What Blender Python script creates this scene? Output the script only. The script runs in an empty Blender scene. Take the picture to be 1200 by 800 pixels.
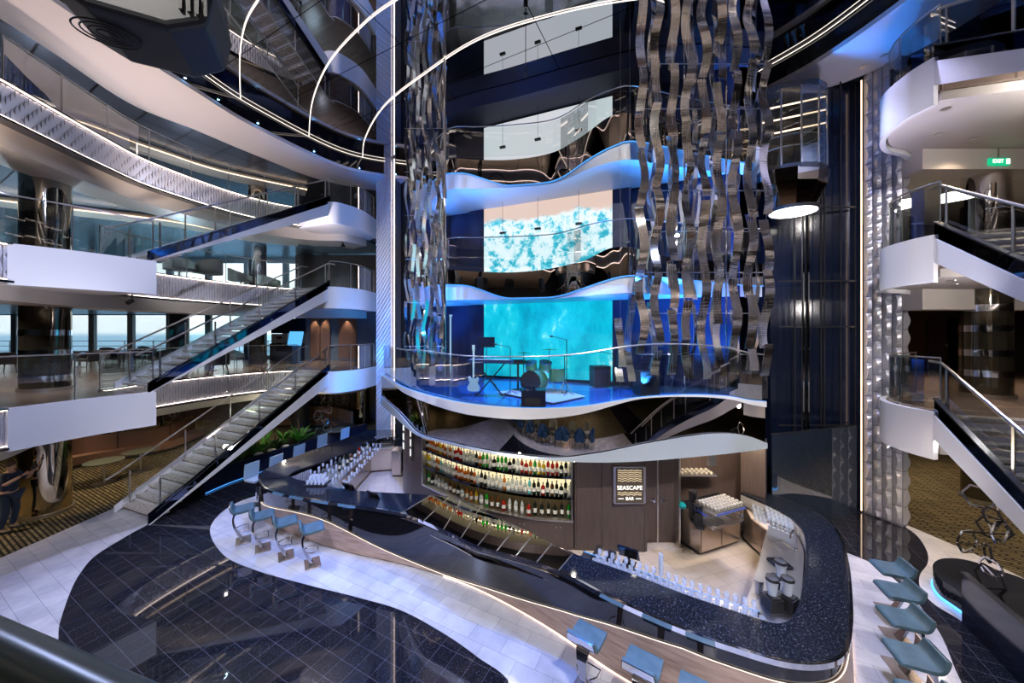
import bpy, math, random
from mathutils import Vector
R = random.Random(7)
PI = math.pi
S = bpy.context.scene
COL = S.collection
F = 412.0           # focal length in pixels of the 1200 px wide frame, camera 5 m above the lowest floor

# ---------------------------------------------------------------- camera, world, light, exposure
cd = bpy.data.cameras.new('camera'); cam = bpy.data.objects.new('camera', cd); COL.objects.link(cam)
cam.location = (0, 0, 5); cam.rotation_euler = (PI/2, 0, 0)
cd.sensor_width = 36; cd.lens = 36*F/1200; cd.shift_y = -9/1200; cd.clip_start = .05; cd.clip_end = 400
S.camera = cam
S.view_settings.view_transform = 'Standard'; S.view_settings.look = 'None'
S.view_settings.exposure = 0.5; S.view_settings.gamma = 1; S.view_settings.use_curve_mapping = False
S.cycles.use_denoising = True
S.cycles.max_bounces = 9; S.cycles.diffuse_bounces = 3; S.cycles.glossy_bounces = 5
S.cycles.transparent_max_bounces = 24; S.cycles.transmission_bounces = 6
S.cycles.caustics_reflective = False; S.cycles.caustics_refractive = False
S.cycles.sample_clamp_indirect = 4.0

w = bpy.data.worlds.new('world'); S.world = w; w.use_nodes = True
nt = w.node_tree; nt.nodes.clear()
o_ = nt.nodes.new('ShaderNodeOutputWorld'); b_ = nt.nodes.new('ShaderNodeBackground')
tc = nt.nodes.new('ShaderNodeTexCoord'); sp = nt.nodes.new('ShaderNodeSeparateXYZ'); cr_ = nt.nodes.new('ShaderNodeValToRGB')
nt.links.new(tc.outputs['Generated'], sp.inputs[0])
mr = nt.nodes.new('ShaderNodeMapRange'); mr.inputs[1].default_value = -.2; mr.inputs[2].default_value = .4
nt.links.new(sp.outputs[2], mr.inputs[0]); nt.links.new(mr.outputs[0], cr_.inputs[0])
e = cr_.color_ramp.elements
e[0].position = 0; e[0].color = (.10, .22, .36, 1); e[1].position = 1; e[1].color = (.50, .72, 1, 1)
for p, c in ((.325, (.30, .50, .70, 1)), (.34, (.78, .88, .95, 1)), (.5, (.9, .95, 1, 1))):
    q = cr_.color_ramp.elements.new(p); q.color = c
b_.inputs[1].default_value = 1.5
nt.links.new(cr_.outputs[0], b_.inputs[0]); nt.links.new(b_.outputs[0], o_.inputs[0])

def lamp(kind, loc, power, color=(1, 1, 1), size=.06, target=None, angle=70, blend=.5, name='lamp_light'):
    l = bpy.data.lights.new(name, kind); l.energy = power; l.color = color
    l.shadow_soft_size = size
    if kind == 'SPOT': l.spot_size = math.radians(angle); l.spot_blend = blend
    o = bpy.data.objects.new(name, l); COL.objects.link(o); o.location = loc
    if target is not None:
        o.rotation_euler = (Vector(target)-Vector(loc)).to_track_quat('-Z', 'Y').to_euler()
    return o
COOL = (.50, .60, 1); VIO = (.56, .56, 1); WARM = (1, .78, .55); BLUE = (.03, .2, 1); WHT = (1, .95, .9)
# spotlights in the ring soffit, aimed down into the atrium
for l, t, p, c, a in (
    ((-9.0, 9, 12.1), (-11, 7, 0), 1300, VIO, 50), ((-9.0, 9, 12.1), (-4.5, 6.5, 0), 1700, COOL, 55),
    ((-6.5, 15.4, 12.1), (-2, 6, 0), 1500, COOL, 60), ((8.2, 9.2, 12.1), (3.5, 5, 0), 2200, COOL, 60),
    ((8.2, 8.0, 12.1), (5.8, 4, 0), 1100, VIO, 45), ((8.4, 5.0, 12.1), (0, 5, 0), 2000, COOL, 60),
    ((-9.6, 6.0, 12.1), (1, 4, 0), 1200, COOL, 60), ((2.5, -1.5, 12.1), (1, 8.5, 1), 2200, WHT, 50),
    ((-3.5, -1.5, 12.1), (-4.5, 11, 1), 2000, WHT, 50), ((4, -1.5, 12.1), (4.5, 8, 1), 1500, WHT, 40),
    ((-3, -1.0, 12.1), (-8.5, 12, 3), 2400, COOL, 55), ((0, -1.0, 12.1), (-11, 12, 8), 1300, (.7, .76, 1), 55),
    ((0, -1.5, 12.1), (10, 8.5, 6), 1100, (.55, .55, 1), 45), ((1, -1.5, 12.1), (5, 8.5, 8), 2600, WHT, 45),
    ((-2, 1, 12.1), (-3.2, 12, 8), 1100, WHT, 35),
    ): lamp('SPOT', l, p, c, .05, t, a)

# added upward fill spots near the balcony edges, no fixtures, brightening soffit and undersides
for l, t, p, c, a in (((-10.4, 6.5, 8.2), (-11, 7.5, 12.2), 260, (1, .82, .72), 120), ((-10.0, 10.5, 8.2), (-10.5, 11.5, 12.2), 320, (1, .84, .78), 120), ((-8.2, 13.2, 8.4), (-8.5, 15.2, 12.2), 260, (.9, .82, .9), 120),
    ((-9.0, 7.0, 4.6), (-11.6, 8.5, 9.3), 110, (.85, .85, 1), 100), ((-9.2, 11.6, 5.0), (-11.5, 12.5, 9.3), 260, (.9, .88, 1), 100), ((-8.6, 11.0, 1.4), (-11.5, 12, 5.8), 160, (1, .88, .8), 100),
    ((7.8, 7.6, 7.8), (8.8, 7.8, 12.2), 110, (.75, .72, 1), 120), ((7.2, 6.4, 4.4), (9.5, 7.6, 9.4), 120, (.9, .85, 1), 100), ((7.2, 6.6, 1.0), (9.5, 7.8, 5.9), 60, (1, .9, .85), 100)):
    lamp('SPOT', l, p, c, .08, t, a, .8)

# ---------------------------------------------------------------- coordinate and mesh helpers
def G(px, py, z=0.0):
    "plan position of the point of the plane at height z that stands at this place of the survey photograph"
    D = (5-z)*F/(py-391.0); return ((px-600)/F*D, D)
def A(px, D): return ((px-600)/F*D, D)
def crv(pts, n=8, closed=False):
    P = [tuple(p) for p in pts]; out = []; m = len(P)
    rng = range(m if closed else m-1)
    for i in rng:
        if closed: a, b, c, d = P[i-1], P[i], P[(i+1) % m], P[(i+2) % m]
        else: a, b, c, d = P[max(i-1, 0)], P[i], P[i+1], P[min(i+2, m-1)]
        for k in range(n):
            t = k/n
            out.append(tuple(.5*((2*b[j])+(-a[j]+c[j])*t+(2*a[j]-5*b[j]+4*c[j]-d[j])*t*t+(-a[j]+3*b[j]-3*c[j]+d[j])*t**3) for j in range(len(b))))
    if not closed: out.append(P[-1])
    return out
def off(path, d):
    out = []
    for i, p in enumerate(path):
        a = path[max(i-1, 0)]; b = path[min(i+1, len(path)-1)]
        dx, dy = b[0]-a[0], b[1]-a[1]; L = math.hypot(dx, dy) or 1
        out.append((p[0]-dy/L*d, p[1]+dx/L*d))
    return out
def plen(path):
    s = [0]
    for i in range(1, len(path)): s.append(s[-1]+math.dist(path[i][:2], path[i-1][:2]))
    return s
def resample(path, step):
    s = plen(path); n = max(2, int(round(s[-1]/step))+1); out = []; j = 0
    for k in range(n):
        t = s[-1]*k/(n-1)
        while j < len(s)-2 and s[j+1] < t: j += 1
        u = (t-s[j])/max(1e-9, s[j+1]-s[j]); out.append(tuple(path[j][q]*(1-u)+path[j+1][q]*u for q in range(len(path[0]))))
    return out
def lin(pairs, x):
    if x <= pairs[0][0]: return pairs[0][1]
    for (a, b), (c, d) in zip(pairs, pairs[1:]):
        if x <= c:
            t = (x-a)/(c-a); t = t*t*(3-2*t); return b+(d-b)*t
    return pairs[-1][1]

def smooth(pairs):
    P = crv(pairs, 8)
    def f(x):
        if x <= P[0][0]: return P[0][1]
        for (a, b), (c, d) in zip(P, P[1:]):
            if x <= c: return b+(d-b)*(x-a)/max(1e-6, c-a)
        return P[-1][1]
    return f

class MB:
    def __init__(s): s.v = []; s.f = []; s.m = []; s.sm = []; s.cur = 0
    def add(s, vs, fs, smooth=False):
        o = len(s.v); s.v += [tuple(x) for x in vs]
        for f in fs: s.f.append([o+i for i in f]); s.m.append(s.cur); s.sm.append(smooth)
        return s
    def box(s, c, d, rz=0, ry=0, rx=0):
        x, y, z = (q/2 for q in d); vs = []
        for i in (-1, 1):
            for j in (-1, 1):
                for k in (-1, 1):
                    a, b, e = i*x, j*y, k*z
                    b, e = b*math.cos(rx)-e*math.sin(rx), b*math.sin(rx)+e*math.cos(rx)
                    a, e = a*math.cos(ry)+e*math.sin(ry), -a*math.sin(ry)+e*math.cos(ry)
                    a, b = a*math.cos(rz)-b*math.sin(rz), a*math.sin(rz)+b*math.cos(rz)
                    vs.append((a+c[0], b+c[1], e+c[2]))
        return s.add(vs, [(0, 1, 3, 2), (4, 6, 7, 5), (0, 4, 5, 1), (2, 3, 7, 6), (0, 2, 6, 4), (1, 5, 7, 3)])
    def bar(s, a, b, wd, h):
        "box beam from a to b, wd wide (horizontal) and h high"
        a, b = Vector(a), Vector(b); d = (b-a); d.normalize()
        u = d.cross(Vector((0, 0, 1)))
        if u.length < 1e-3: u = Vector((1, 0, 0))
        u.normalize(); n = u.cross(d); u *= wd/2; n *= h/2
        vs = [a-u-n, a+u-n, a+u+n, a-u+n, b-u-n, b+u-n, b+u+n, b-u+n]
        return s.add(vs, [(3, 2, 1, 0), (4, 5, 6, 7), (0, 1, 5, 4), (1, 2, 6, 5), (2, 3, 7, 6), (3, 0, 4, 7)])
    def prism(s, pts, z0, z1):
        n = len(pts)
        ar = sum(pts[i][0]*pts[(i+1) % n][1]-pts[(i+1) % n][0]*pts[i][1] for i in range(n))
        if ar < 0: pts = pts[::-1]
        vs = [(p[0], p[1], z0) for p in pts]+[(p[0], p[1], z1) for p in pts]
        return s.add(vs, [tuple(range(n-1, -1, -1)), tuple(range(n, 2*n))]+[(i, (i+1) % n, n+(i+1) % n, n+i) for i in range(n)])
    def band(s, A_, B_, z0, z1, smooth=False):
        "solid between two equally sampled plan curves; z0/z1 numbers or lists"
        n = len(A_); Z0 = z0 if isinstance(z0, list) else [z0]*n; Z1 = z1 if isinstance(z1, list) else [z1]*n
        vs = []
        for i in range(n):
            vs += [(*A_[i][:2], Z0[i]), (*A_[i][:2], Z1[i]), (*B_[i][:2], Z1[i]), (*B_[i][:2], Z0[i])]
        fs = []
        for i in range(n-1):
            a, b = 4*i, 4*i+4
            for k in range(4): fs.append((a+k, a+(k+1) % 4, b+(k+1) % 4, b+k))
        fs += [(3, 2, 1, 0), (4*n-4, 4*n-3, 4*n-2, 4*n-1)]
        return s.add(vs, fs, smooth)
    def wall(s, path, z0, z1, t=.03, smooth=False): return s.band(path, off(path, t), z0, z1, smooth)
    def tube(s, path, r, n=8, smooth=True):
        P = [Vector(p) for p in path]; m = len(P); vs = []; fs = []
        rr = r if isinstance(r, (list, tuple)) else [r]*m
        up = None
        for i, p in enumerate(P):
            d = (P[min(i+1, m-1)]-P[max(i-1, 0)]); d.normalize()
            if up is None: up = Vector((0, 0, 1)) if abs(d.z) < .9 else Vector((1, 0, 0))
            u = d.cross(up); 
            if u.length < 1e-4: u = d.cross(Vector((0, 1, 0)))
            u.normalize(); v = u.cross(d); up = v if abs(d.z) >= .9 else Vector((0, 0, 1))
            for k in range(n):
                a = 2*PI*k/n; vs.append(p+u*math.cos(a)*rr[i]+v*math.sin(a)*rr[i])
        for i in range(m-1):
            for k in range(n): fs.append((i*n+k, i*n+(k+1) % n, (i+1)*n+(k+1) % n, (i+1)*n+k))
        fs += [tuple(range(n-1, -1, -1)), tuple(range((m-1)*n, m*n))]
        return s.add(vs, fs, smooth)
    def lathe(s, prof, c=(0, 0, 0), n=20, smooth=True, sx=1, sy=1):
        vs = []; fs = []; m = len(prof)
        for r, z in prof:
            for k in range(n): a = 2*PI*k/n; vs.append((c[0]+r*sx*math.cos(a), c[1]+r*sy*math.sin(a), c[2]+z))
        for i in range(m-1):
            for k in range(n): fs.append((i*n+k, i*n+(k+1) % n, (i+1)*n+(k+1) % n, (i+1)*n+k))
        if prof[0][0] > 1e-5: fs.append(tuple(range(n-1, -1, -1)))
        if prof[-1][0] > 1e-5: fs.append(tuple(range((m-1)*n, m*n)))
        return s.add(vs, fs, smooth)
    def cyl(s, c, r, h, n=20, smooth=True): return s.lathe([(r, 0), (r, h)], c, n, smooth)
    def disc(s, a, b, r, n=16):
        "short cylinder from a to b"
        return s.tube([a, b], r, n)
    def build(s, name, mats, parent=None):
        me = bpy.data.meshes.new(name); me.from_pydata(s.v, [], s.f)
        if not isinstance(mats, (list, tuple)): mats = [mats]
        for m in mats: me.materials.append(m)
        me.polygons.foreach_set('material_index', s.m); me.polygons.foreach_set('use_smooth', s.sm)
        me.update(); o = bpy.data.objects.new(name, me); COL.objects.link(o)
        if any(s.sm): 
            try: me.set_sharp_from_angle(angle=math.radians(40))
            except Exception: pass
        if parent: o.parent = parent
        return o

def tag(o, label, cat, group=None, kind=None):
    if label: o['label'] = label
    if cat: o['category'] = cat
    if group: o['group'] = group
    if kind: o['kind'] = kind
    return o
def thing(name, label, cat, loc=(0, 0, 0), rz=0, group=None):
    o = bpy.data.objects.new(name, None); COL.objects.link(o); o.location = loc; o.rotation_euler = (0, 0, rz)
    o.empty_display_size = .1
    return tag(o, label, cat, group)
def struct(mb, name, m): 
    o = mb.build(name, m); o['kind'] = 'structure'; return o
def dup(root, loc, rz=None, label=None, group=None):
    r = root.copy(); COL.objects.link(r); r.location = loc
    if rz is not None: r.rotation_euler = (0, 0, rz)
    if label: r['label'] = label
    if group: r['group'] = group
    for ch in list(root.children):
        c = ch.copy(); COL.objects.link(c); c.parent = r
        for g in ch.children:
            d = g.copy(); COL.objects.link(d); d.parent = c
    return r
ORD = 'first second third fourth fifth sixth seventh eighth ninth tenth eleventh twelfth thirteenth fourteenth fifteenth sixteenth seventeenth eighteenth nineteenth twentieth'.split()
def nth(i):
    if i < 20: return ORD[i]
    k = i+1; t = {2: 'twenty', 3: 'thirty', 4: 'forty', 5: 'fifty', 6: 'sixty'}[k//10]
    return (t[:-1]+'ieth') if k % 10 == 0 else t+'-'+ORD[k % 10-1]

# ---------------------------------------------------------------- materials
def M(name, col, rough=.5, metal=0, spec=.5, emit=None, es=0, coat=0, alpha=1):
    m = bpy.data.materials.new(name); m.use_nodes = True; b = m.node_tree.nodes['Principled BSDF']
    b.inputs['Base Color'].default_value = (*col, 1); b.inputs['Roughness'].default_value = rough
    b.inputs['Metallic'].default_value = metal; b.inputs['Specular IOR Level'].default_value = spec
    b.inputs['Coat Weight'].default_value = coat
    if emit: b.inputs['Emission Color'].default_value = (*emit, 1); b.inputs['Emission Strength'].default_value = es
    return m
def nn(m, t): return m.node_tree.nodes.new(t)
def lk(m, a, b): m.node_tree.links.new(a, b)
def coords(m, rot=0, scale=(1, 1, 1)):
    t = nn(m, 'ShaderNodeTexCoord'); mp = nn(m, 'ShaderNodeMapping'); lk(m, t.outputs['Object'], mp.inputs[0])
    mp.inputs['Rotation'].default_value = (0, 0, rot); mp.inputs['Scale'].default_value = scale; return mp.outputs[0]
def noise(m, vec, scale, detail=4, rough=.5):
    n = nn(m, 'ShaderNodeTexNoise'); n.inputs['Scale'].default_value = scale; n.inputs['Detail'].default_value = detail
    n.inputs['Roughness'].default_value = rough; lk(m, vec, n.inputs['Vector']); return n.outputs['Fac']
def ramp(m, fac, stops):
    r = nn(m, 'ShaderNodeValToRGB'); lk(m, fac, r.inputs[0]); e = r.color_ramp.elements
    e[0].position, e[0].color = stops[0][0], (*stops[0][1], 1); e[1].position, e[1].color = stops[-1][0], (*stops[-1][1], 1)
    for p, c in stops[1:-1]: q = e.new(p); q.color = (*c, 1)
    return r.outputs[0]
def mix(m, f, a, b, mode='MIX'):
    x = nn(m, 'ShaderNodeMix'); x.data_type = 'RGBA'; x.blend_type = mode
    for s_, v in ((0, f), (6, a), (7, b)):
        if isinstance(v, (int, float)): x.inputs[s_].default_value = v
        elif isinstance(v, tuple): x.inputs[s_].default_value = (*v, 1)
        else: lk(m, v, x.inputs[s_])
    return x.outputs[2]
def brick(m, vec, c1, c2, mortar, bw, bh, ms, offs=.5, scale=1, bias=0):
    b = nn(m, 'ShaderNodeTexBrick'); lk(m, vec, b.inputs['Vector'])
    for k, v in (('Color1', c1), ('Color2', c2), ('Mortar', mortar)): b.inputs[k].default_value = (*v, 1)
    b.inputs['Scale'].default_value = scale; b.inputs['Mortar Size'].default_value = ms; b.inputs['Brick Width'].default_value = bw
    b.inputs['Row Height'].default_value = bh; b.offset = offs; b.inputs['Bias'].default_value = bias; b.inputs['Mortar Smooth'].default_value = 0.1
    return b.outputs['Color'], b.outputs['Fac']
def base(m): return m.node_tree.nodes['Principled BSDF'].inputs['Base Color']
TA = math.radians(27.3)

dark_floor = M('dark_granite_tiles', (.01, .01, .014), .035, spec=.9)
v = coords(dark_floor, TA); c, f = brick(dark_floor, v, (.011, .011, .016), (.007, .008, .013), (.09, .09, .12), .3, .3, .003, 0)
sp_ = ramp(dark_floor, noise(dark_floor, v, 55, 2, .6), [(.6, (0, 0, 0)), (.72, (.10, .12, .17))])
vein = ramp(dark_floor, noise(dark_floor, coords(dark_floor, TA+.4, (1, 6, 1)), 6, 6, .65), [(.5, (0, 0, 0)), (.57, (.008, .008, .010)), (.62, (0, 0, 0))])
lk(dark_floor, mix(dark_floor, 1.0, mix(dark_floor, 1.0, c, sp_, 'ADD'), vein, 'ADD'), base(dark_floor))

marble = M('pale_marble_tiles', (.7, .7, .72), .18)
v = coords(marble, TA); c, f = brick(marble, v, (.66, .65, .67), (.54, .54, .57), (.28, .28, .32), .6, .3, .003, .5)
vv = ramp(marble, noise(marble, v, 2.2, 8, .6), [(.35, (.78, .78, .82)), (.65, (1, 1, 1))])
lk(marble, mix(marble, 1.0, c, vv, 'MULTIPLY'), base(marble))
cream_tile = M('cream_bar_tiles', (.6, .52, .45), .4)
v = coords(cream_tile, -.32); c, f = brick(cream_tile, v, (.66, .56, .48), (.6, .5, .43), (.36, .3, .26), .33, .33, .004, 0); lk(cream_tile, c, base(cream_tile))
carpet = M('gold_dash_carpet', (.3, .24, .12), .95, spec=.1)
v = coords(carpet, TA); c, f = brick(carpet, v, (.21, .17, .09), (.10, .08, .045), (.022, .018, .012), .42, .085, .022, .37, bias=-.1)
lk(carpet, mix(carpet, 1.0, c, ramp(carpet, noise(carpet, v, 25, 3), [(.3, (.75, .75, .75)), (.7, (1.1, 1.1, 1.1))]), 'MULTIPLY'), base(carpet))
wood_floor = M('taupe_parquet', (.25, .17, .13), .25)
v = coords(wood_floor, TA); c, f = brick(wood_floor, v, (.27, .19, .15), (.18, .13, .105), (.09, .06, .05), 1.2, .15, .003, .4); lk(wood_floor, c, base(wood_floor))
white = M('white_lacquer', (.74, .73, .74), .22)
soffit_m = M('warm_white_soffit', (.55, .50, .46), .45)
beige = M('beige_band', (.52, .46, .40), .4)
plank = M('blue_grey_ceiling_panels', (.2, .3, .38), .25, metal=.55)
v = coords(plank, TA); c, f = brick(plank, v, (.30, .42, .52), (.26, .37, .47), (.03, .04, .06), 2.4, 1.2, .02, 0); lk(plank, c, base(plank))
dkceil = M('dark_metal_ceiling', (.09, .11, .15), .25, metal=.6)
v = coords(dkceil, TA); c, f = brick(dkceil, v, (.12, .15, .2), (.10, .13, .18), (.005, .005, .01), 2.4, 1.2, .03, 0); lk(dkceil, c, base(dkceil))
scale_m = M('silver_scale_panel', (.50, .50, .56), .32, metal=.4)
chrome = M('polished_chrome', (.85, .85, .87), .05, metal=1)
steel = M('brushed_steel', (.62, .6, .58), .28, metal=1)
champ = M('champagne_steel_doors', (.55, .47, .41), .25, metal=.85)
gunm = M('dark_gunmetal', (.05, .05, .055), .25, metal=.6)
black = M('black_gloss', (.006, .006, .009), .05, coat=.6)
blackm = M('black_matt', (.012, .012, .014), .5)
navy = M('navy_wall', (.012, .022, .07), .35)
navyg = M('navy_gloss', (.01, .014, .035), .12)
mirror_m = M('mirror_ceiling', (.60, .60, .63), .015, metal=1)
v = coords(mirror_m, TA); c, f = brick(mirror_m, v, (.58, .58, .61), (.58, .58, .61), (.02, .02, .03), 3.6, 1.8, .012, 0); lk(mirror_m, c, base(mirror_m))
tmirror = M('tinted_mirror', (.42, .38, .36), .02, metal=1)
bronze_m = M('bronze_mirror', (.5, .42, .3), .04, metal=1)
ribbon_m = M('rippled_mirror_steel', (.92, .90, .89), .12, metal=1)
v = coords(ribbon_m, 0, (1, 1, 9)); bp = nn(ribbon_m, 'ShaderNodeBump'); bp.inputs['Strength'].default_value = .25; bp.inputs['Distance'].default_value = .01
lk(ribbon_m, noise(ribbon_m, v, 3, 3), bp.inputs['Height']); lk(ribbon_m, bp.outputs[0], ribbon_m.node_tree.nodes['Principled BSDF'].inputs['Normal'])
granite = M('speckled_black_granite', (.015, .017, .022), .08)
v = coords(granite); lk(granite, ramp(granite, noise(granite, v, 42, 4, .8), [(.50, (.007, .009, .015)), (.60, (.024, .028, .038)), (.72, (.19, .22, .26))]), base(granite))
brown = M('bar_skirt_wood', (.3, .2, .15), .3)
v = coords(brown, 0, (.6, .6, 7)); lk(brown, ramp(brown, noise(brown, v, 4, 6, .6), [(.3, (.26, .18, .15)), (.5, (.40, .29, .25)), (.7, (.50, .38, .34))]), base(brown))
dwood = M('dark_brown_panel', (.07, .05, .045), .35)
v = coords(dwood, 0, (8, 8, .5)); lk(dwood, ramp(dwood, noise(dwood, v, 4, 5, .6), [(.3, (.065, .046, .042)), (.7, (.10, .072, .066))]), base(dwood))
copper = M('copper_leather', (.21, .115, .08), .45)
olive = M('olive_fabric', (.16, .16, .115), .8)
bluef = M('blue_fabric', (.02, .07, .15), .75)
greyf = M('grey_fabric', (.1, .1, .11), .85)
teal = M('grey_blue_leather', (.10, .19, .24), .45)
v = coords(teal); lk(teal, ramp(teal, noise(teal, v, 6, 4), [(.3, (.05, .10, .13)), (.7, (.08, .15, .19))]), base(teal))
stair_m = M('pale_stair_stone', (.55, .52, .48), .2)
v = coords(stair_m); lk(stair_m, ramp(stair_m, noise(stair_m, v, 18, 4, .7), [(.4, (.40, .36, .31)), (.6, (.66, .62, .56)), (.75, (.9, .88, .82))]), base(stair_m))
skin = M('skin', (.45, .26, .18), .5); hair_m = M('brown_hair', (.05, .025, .015), .7); shirt_m = M('navy_shirt', (.01, .02, .05), .8); jeans = M('blue_jeans', (.02, .035, .07), .8)
green = M('leaf_green', (.05, .22, .02), .5); dgreen = M('dark_leaf_green', (.03, .08, .02), .5); bark = M('trunk_brown', (.10, .05, .035), .8); stone = M('pale_pebble', (.6, .58, .55), .6)
rugm = M('pale_rug', (.45, .5, .55), .9); redm = M('dark_red', (.12, .01, .01), .5)
def E(name, col, s): 
    m = M(name, (0, 0, 0), .5, emit=col, es=s); return m
led = E('warm_led_strip', (1, .70, .48), 2.2); ledw = E('white_led_line', (1, .86, .74), 1.6); ledb = E('blue_led_strip', (.08, .36, 1), .9)
ledpink = E('soft_led_wash', (1, .80, .70), 5); dot = E('downlight_lens', (1, .95, .85), 14); bdot = E('blue_spot_lens', (.15, .5, 1), 25)
shelf_glow = E('shelf_backlight', (1, .84, .5), .75); liftlamp = E('lift_lamp', (1, .97, .9), 5); greenlit = E('exit_green', (.0, .35, .16), 1.2); whitelit = E('sign_white', (1, .96, .85), 1.6)
ledcool = E('cool_led', (.4, .7, 1), .5)
def glass(name, tint=(.92, .97, .96), refl=.5):
    m = bpy.data.materials.new(name); m.use_nodes = True; t = m.node_tree; t.nodes.clear()
    o = t.nodes.new('ShaderNodeOutputMaterial'); mx = t.nodes.new('ShaderNodeMixShader'); tr = t.nodes.new('ShaderNodeBsdfTransparent'); gl = t.nodes.new('ShaderNodeBsdfGlossy')
    fr = t.nodes.new('ShaderNodeFresnel'); fr.inputs[0].default_value = 1.45; mu = t.nodes.new('ShaderNodeMath'); mu.operation = 'MULTIPLY_ADD'
    mu.inputs[1].default_value = refl; mu.inputs[2].default_value = .015
    tr.inputs[0].default_value = (*tint, 1); gl.inputs[1].default_value = .01
    t.links.new(fr.outputs[0], mu.inputs[0]); t.links.new(mu.outputs[0], mx.inputs[0]); t.links.new(tr.outputs[0], mx.inputs[1]); t.links.new(gl.outputs[0], mx.inputs[2]); t.links.new(mx.outputs[0], o.inputs[0])
    return m
gls = glass('clear_rail_glass', (.95, .98, .97), .55); dkgls = glass('smoked_glass', (.25, .3, .38), .8); barglass = glass('drinking_glass', (.8, .85, .92), 2.2)
def frost(name, col, fac):
    m = bpy.data.materials.new(name); m.use_nodes = True; t = m.node_tree; b = t.nodes['Principled BSDF']; o = t.nodes['Material Output']
    b.inputs['Base Color'].default_value = (*col, 1); b.inputs['Roughness'].default_value = .08; b.inputs['Specular IOR Level'].default_value = .9
    tr = t.nodes.new('ShaderNodeBsdfTransparent'); mx = t.nodes.new('ShaderNodeMixShader'); mx.inputs[0].default_value = fac
    t.links.new(tr.outputs[0], mx.inputs[1]); t.links.new(b.outputs[0], mx.inputs[2]); t.links.new(mx.outputs[0], o.inputs[0]); return m
barglass = frost('drinking_glass', (.72, .80, .95), .38)
topgls = glass('counter_glass', (.8, .8, .76), 1.6)

def screen_mat(name, kind):
    m = M(name, (0, 0, 0), .4); b = m.node_tree.nodes['Principled BSDF']; v = coords(m)
    if kind == 1:
        a = noise(m, coords(m, 0, (1, 1, .6)), 1.0, 12, .72); col = ramp(m, a, [(.34, (.0, .30, .48)), (.48, (.0, .47, .66)), (.57, (.01, .58, .75)), (.615, (.2, .78, .88)), (.66, (.75, .95, 1))]); es = .8
    elif kind == 2:
        a = noise(m, v, 2.6, 10, .75); col = ramp(m, a, [(.40, (.0, .36, .52)), (.455, (.1, .58, .72)), (.50, (.70, .85, .92)), (.75, (.85, .92, .97))])
        s_ = nn(m, 'ShaderNodeSeparateXYZ'); lk(m, v, s_.inputs[0]); ad = nn(m, 'ShaderNodeMath'); ad.operation = 'MULTIPLY_ADD'; ad.inputs[1].default_value = .9
        lk(m, noise(m, v, .9, 6, .6), ad.inputs[0]); lk(m, s_.outputs[2], ad.inputs[2])
        k = ramp(m, ad.outputs[0], [(0, (0, 0, 0)), (1, (1, 1, 1))]); mr = nn(m, 'ShaderNodeMapRange'); mr.inputs[1].default_value = 9.35; mr.inputs[2].default_value = 9.5
        lk(m, ad.outputs[0], mr.inputs[0]); col = mix(m, mr.outputs[0], col, (.66, .50, .43)); es = .85
    else:
        a = noise(m, v, .4, 1); col = ramp(m, a, [(.3, (.48, .55, .58)), (.7, (.56, .56, .60))]); es = .85
    lk(m, col, b.inputs['Emission Color']); b.inputs['Emission Strength'].default_value = es
    return m
scr1, scr2, scr3 = screen_mat('screen_turquoise_sea', 1), screen_mat('screen_breaking_wave', 2), screen_mat('screen_pale_grey', 3)
# ---------------------------------------------------------------- ground floor
m = MB(); m.prism([(-40, -14), (34, -14), (34, 30), (-40, 30)], -.3, 0); struct(m, 'floor', dark_floor)
def patch(name, pts, mat, z=.006): m = MB(); m.prism(pts, -.01, z); return struct(m, name, mat)
g = lambda x, y: G(x, y, 0)
left_edge = crv([(-11.4, 14.5), (-10.6, 12), g(190, 603), g(150, 627), g(113, 650), g(95, 670), g(83, 692), g(70, 730), g(57, 785), (-6.2, 3.8), (-6.5, 1.0), (-6.5, -10)], 8)
patch('floor_marble_path_left', [(-11.4, 14.5)]+left_edge+[(-11.4, -10)], marble)
outer = crv([g(307, 579), g(280, 588), g(258, 602), g(246, 622), g(262, 650), g(300, 668), g(360, 685), g(420, 700), g(470, 715), g(520, 742), g(560, 770), g(600, 803),
             (.4, 4.0), (1.6, 3.0), (3.2, 2.4), (5.0, 2.7), g(1150, 840), g(1122, 790), g(1100, 740), g(1062, 692), g(1025, 662), g(985, 645)], 8)
patch('floor_marble_island', outer+[(4, 9), (-4, 11)], marble)
right_in = crv([g(1062, 618), g(1075, 628), g(1086, 645), g(1087, 660), g(1078, 674), g(1079, 690), g(1095, 708), g(1130, 730), g(1200, 785), g(1300, 850)], 8)
patch('floor_marble_path_right', right_in+[(10.5, 4.5), g(1300, 735), g(1200, 678), g(1140, 648), (10.3, 9.3)], marble)
patch('floor_carpet_left', [(-11.4, -10), (-11.4, 14.5), (-9, 17), (-7, 18.5), (-5, 19), (-5, 28), (-38, 28), (-38, -10)], carpet, .004)
patch('floor_carpet_right', [(10.3, 9.3), g(1140, 648), g(1200, 678), g(1300, 735), (11.5, -8), (32, -8), (32, 16), (10.6, 16)], carpet, .004)
patch('floor_carpet_behind', [(-8, -13), (8, -13), (8, -2.1), (-8, -2.1)], carpet, .005)
patch('floor_marble_near', [(-7.5, -2.1), (7.5, -2.1), (7.5, .4), (-6.3, .4)], marble, .0055)

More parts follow.
